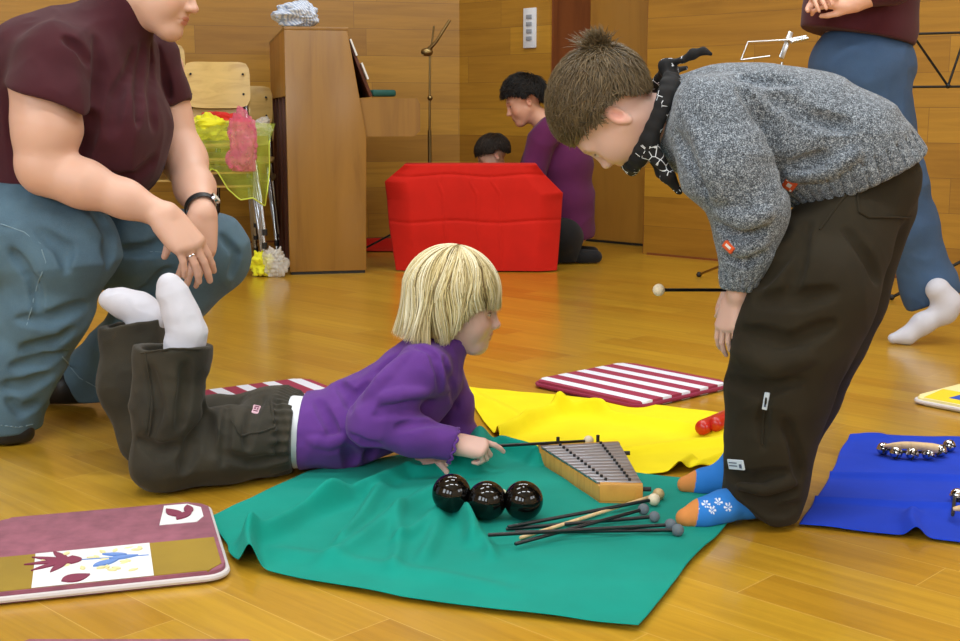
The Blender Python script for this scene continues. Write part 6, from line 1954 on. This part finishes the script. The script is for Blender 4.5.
sdf_obj('body', S, 0.0045, M_SKIN, walk, skin_colors(srgb(224, 172, 146), face_zones(pf, 0.1), 0.03, 13))
sets = short_hair(pf, (-0.5, 0, 0.85), 1800, 0.08, srgb(84, 60, 40), RK, lift=0.016, width=0.002, mess=0.25)
hair_obj('hair', sets, M_HAIR, walk)
W = SDF().chain([(PX(858, -50, YP), 0.15), (PX(860, 0, YP), 0.185), (PX(858, 28, YP), 0.185), (PX(856, 50, YP), 0.18)], 0.05)
W.cap(PX(860, -54, YP - 0.17), PX(860, -54, YP + 0.17), 0.07, 0.07, 0.04)
for q in (e0, e1_):
    W.add(SDF().chain([(q[0][0], 0.072), (q[1][0], 0.062), (q[1][0] + (q[2][0] - q[1][0]) * 0.45, 0.052)], 0.03), 0.02)
W.disp(lambda P: folds(P, 7.0, (1.0, 1, 1.0), 0.006, 111))
W.cut(PX(856, 37, YP), unit(V3(-0.18, 0, -1)), 0.006)
W.cut(PX(850, -84, YP), unit(V3(-0.3, 0, 1)), 0.006)
sdf_obj('maroon_top', W, 0.006, M_MAR2, walk)
T = SDF()
T.ell(PX(860, 66, YP), (0.185, 0.19, 0.16), 0.05)
LN = SDF().chain([(PX(866, 80, YP - 0.08), 0.135), (PX(893, 180, YP - 0.06), 0.105), (PX(908, 225, YP - 0.05), 0.092), (PX(928, 285, YP - 0.03), 0.090), (PX(938, 312, YP - 0.02), 0.092)], 0.04)
LN.cut(PX(931, 300, YP - 0.02), unit(PX(938, 312, YP) - PX(915, 262, YP) + V3(0.0, 0, -0.02)), 0.005)
LF = SDF().chain([(PX(856, 80, YP + 0.09), 0.135), (PX(828, 190, YP + 0.10), 0.105), (PX(816, 318, YP + 0.10), 0.088)], 0.04)
LF.cut(PX(816, 316, YP + 0.10), (0, 0, -1), 0.005)
T.add(LN, 0.03).add(LF, 0.03)
T.disp(lambda P: folds(P, 6.0, (1, 1, 1.0), 0.007, 115) + folds(P, 15, (1, 1, 1), 0.0016, 117))
T.cut(PX(856, 34, YP), unit(V3(0.1, 0, 1)), 0.006)
sdf_obj('jeans', T, 0.006, M_DEN2, walk)
toe = GR(893, 340, 0.016)
s = SDF().chain([(V3(toe[0], toe[1], 0.022), 0.018), (V3(toe[0] + 0.05, toe[1], 0.032), 0.026), (PX(922, 324, toe[1]), 0.034), (PX(944, 312, toe[1]), 0.038), (PX(948, 303, toe[1]), 0.040), (PX(938, 290, toe[1]), 0.042)], 0.03)
sdf_obj('sock', s, 0.0035, M_SOCKW, walk)
q = PX(815, 318, YP + 0.10)
s = SDF().chain([(V3(q[0], q[1], 0.12), 0.036), (V3(q[0] + 0.01, q[1], 0.042), 0.036), (V3(q[0] - 0.08, q[1], 0.034), 0.030), (V3(q[0] - 0.15, q[1], 0.024), 0.02)], 0.025)
s.ops.append(('i', lambda P: 0.003 - P[:, 2], 0.004)); sdf_obj('sock', s, 0.004, M_SOCKW, walk)
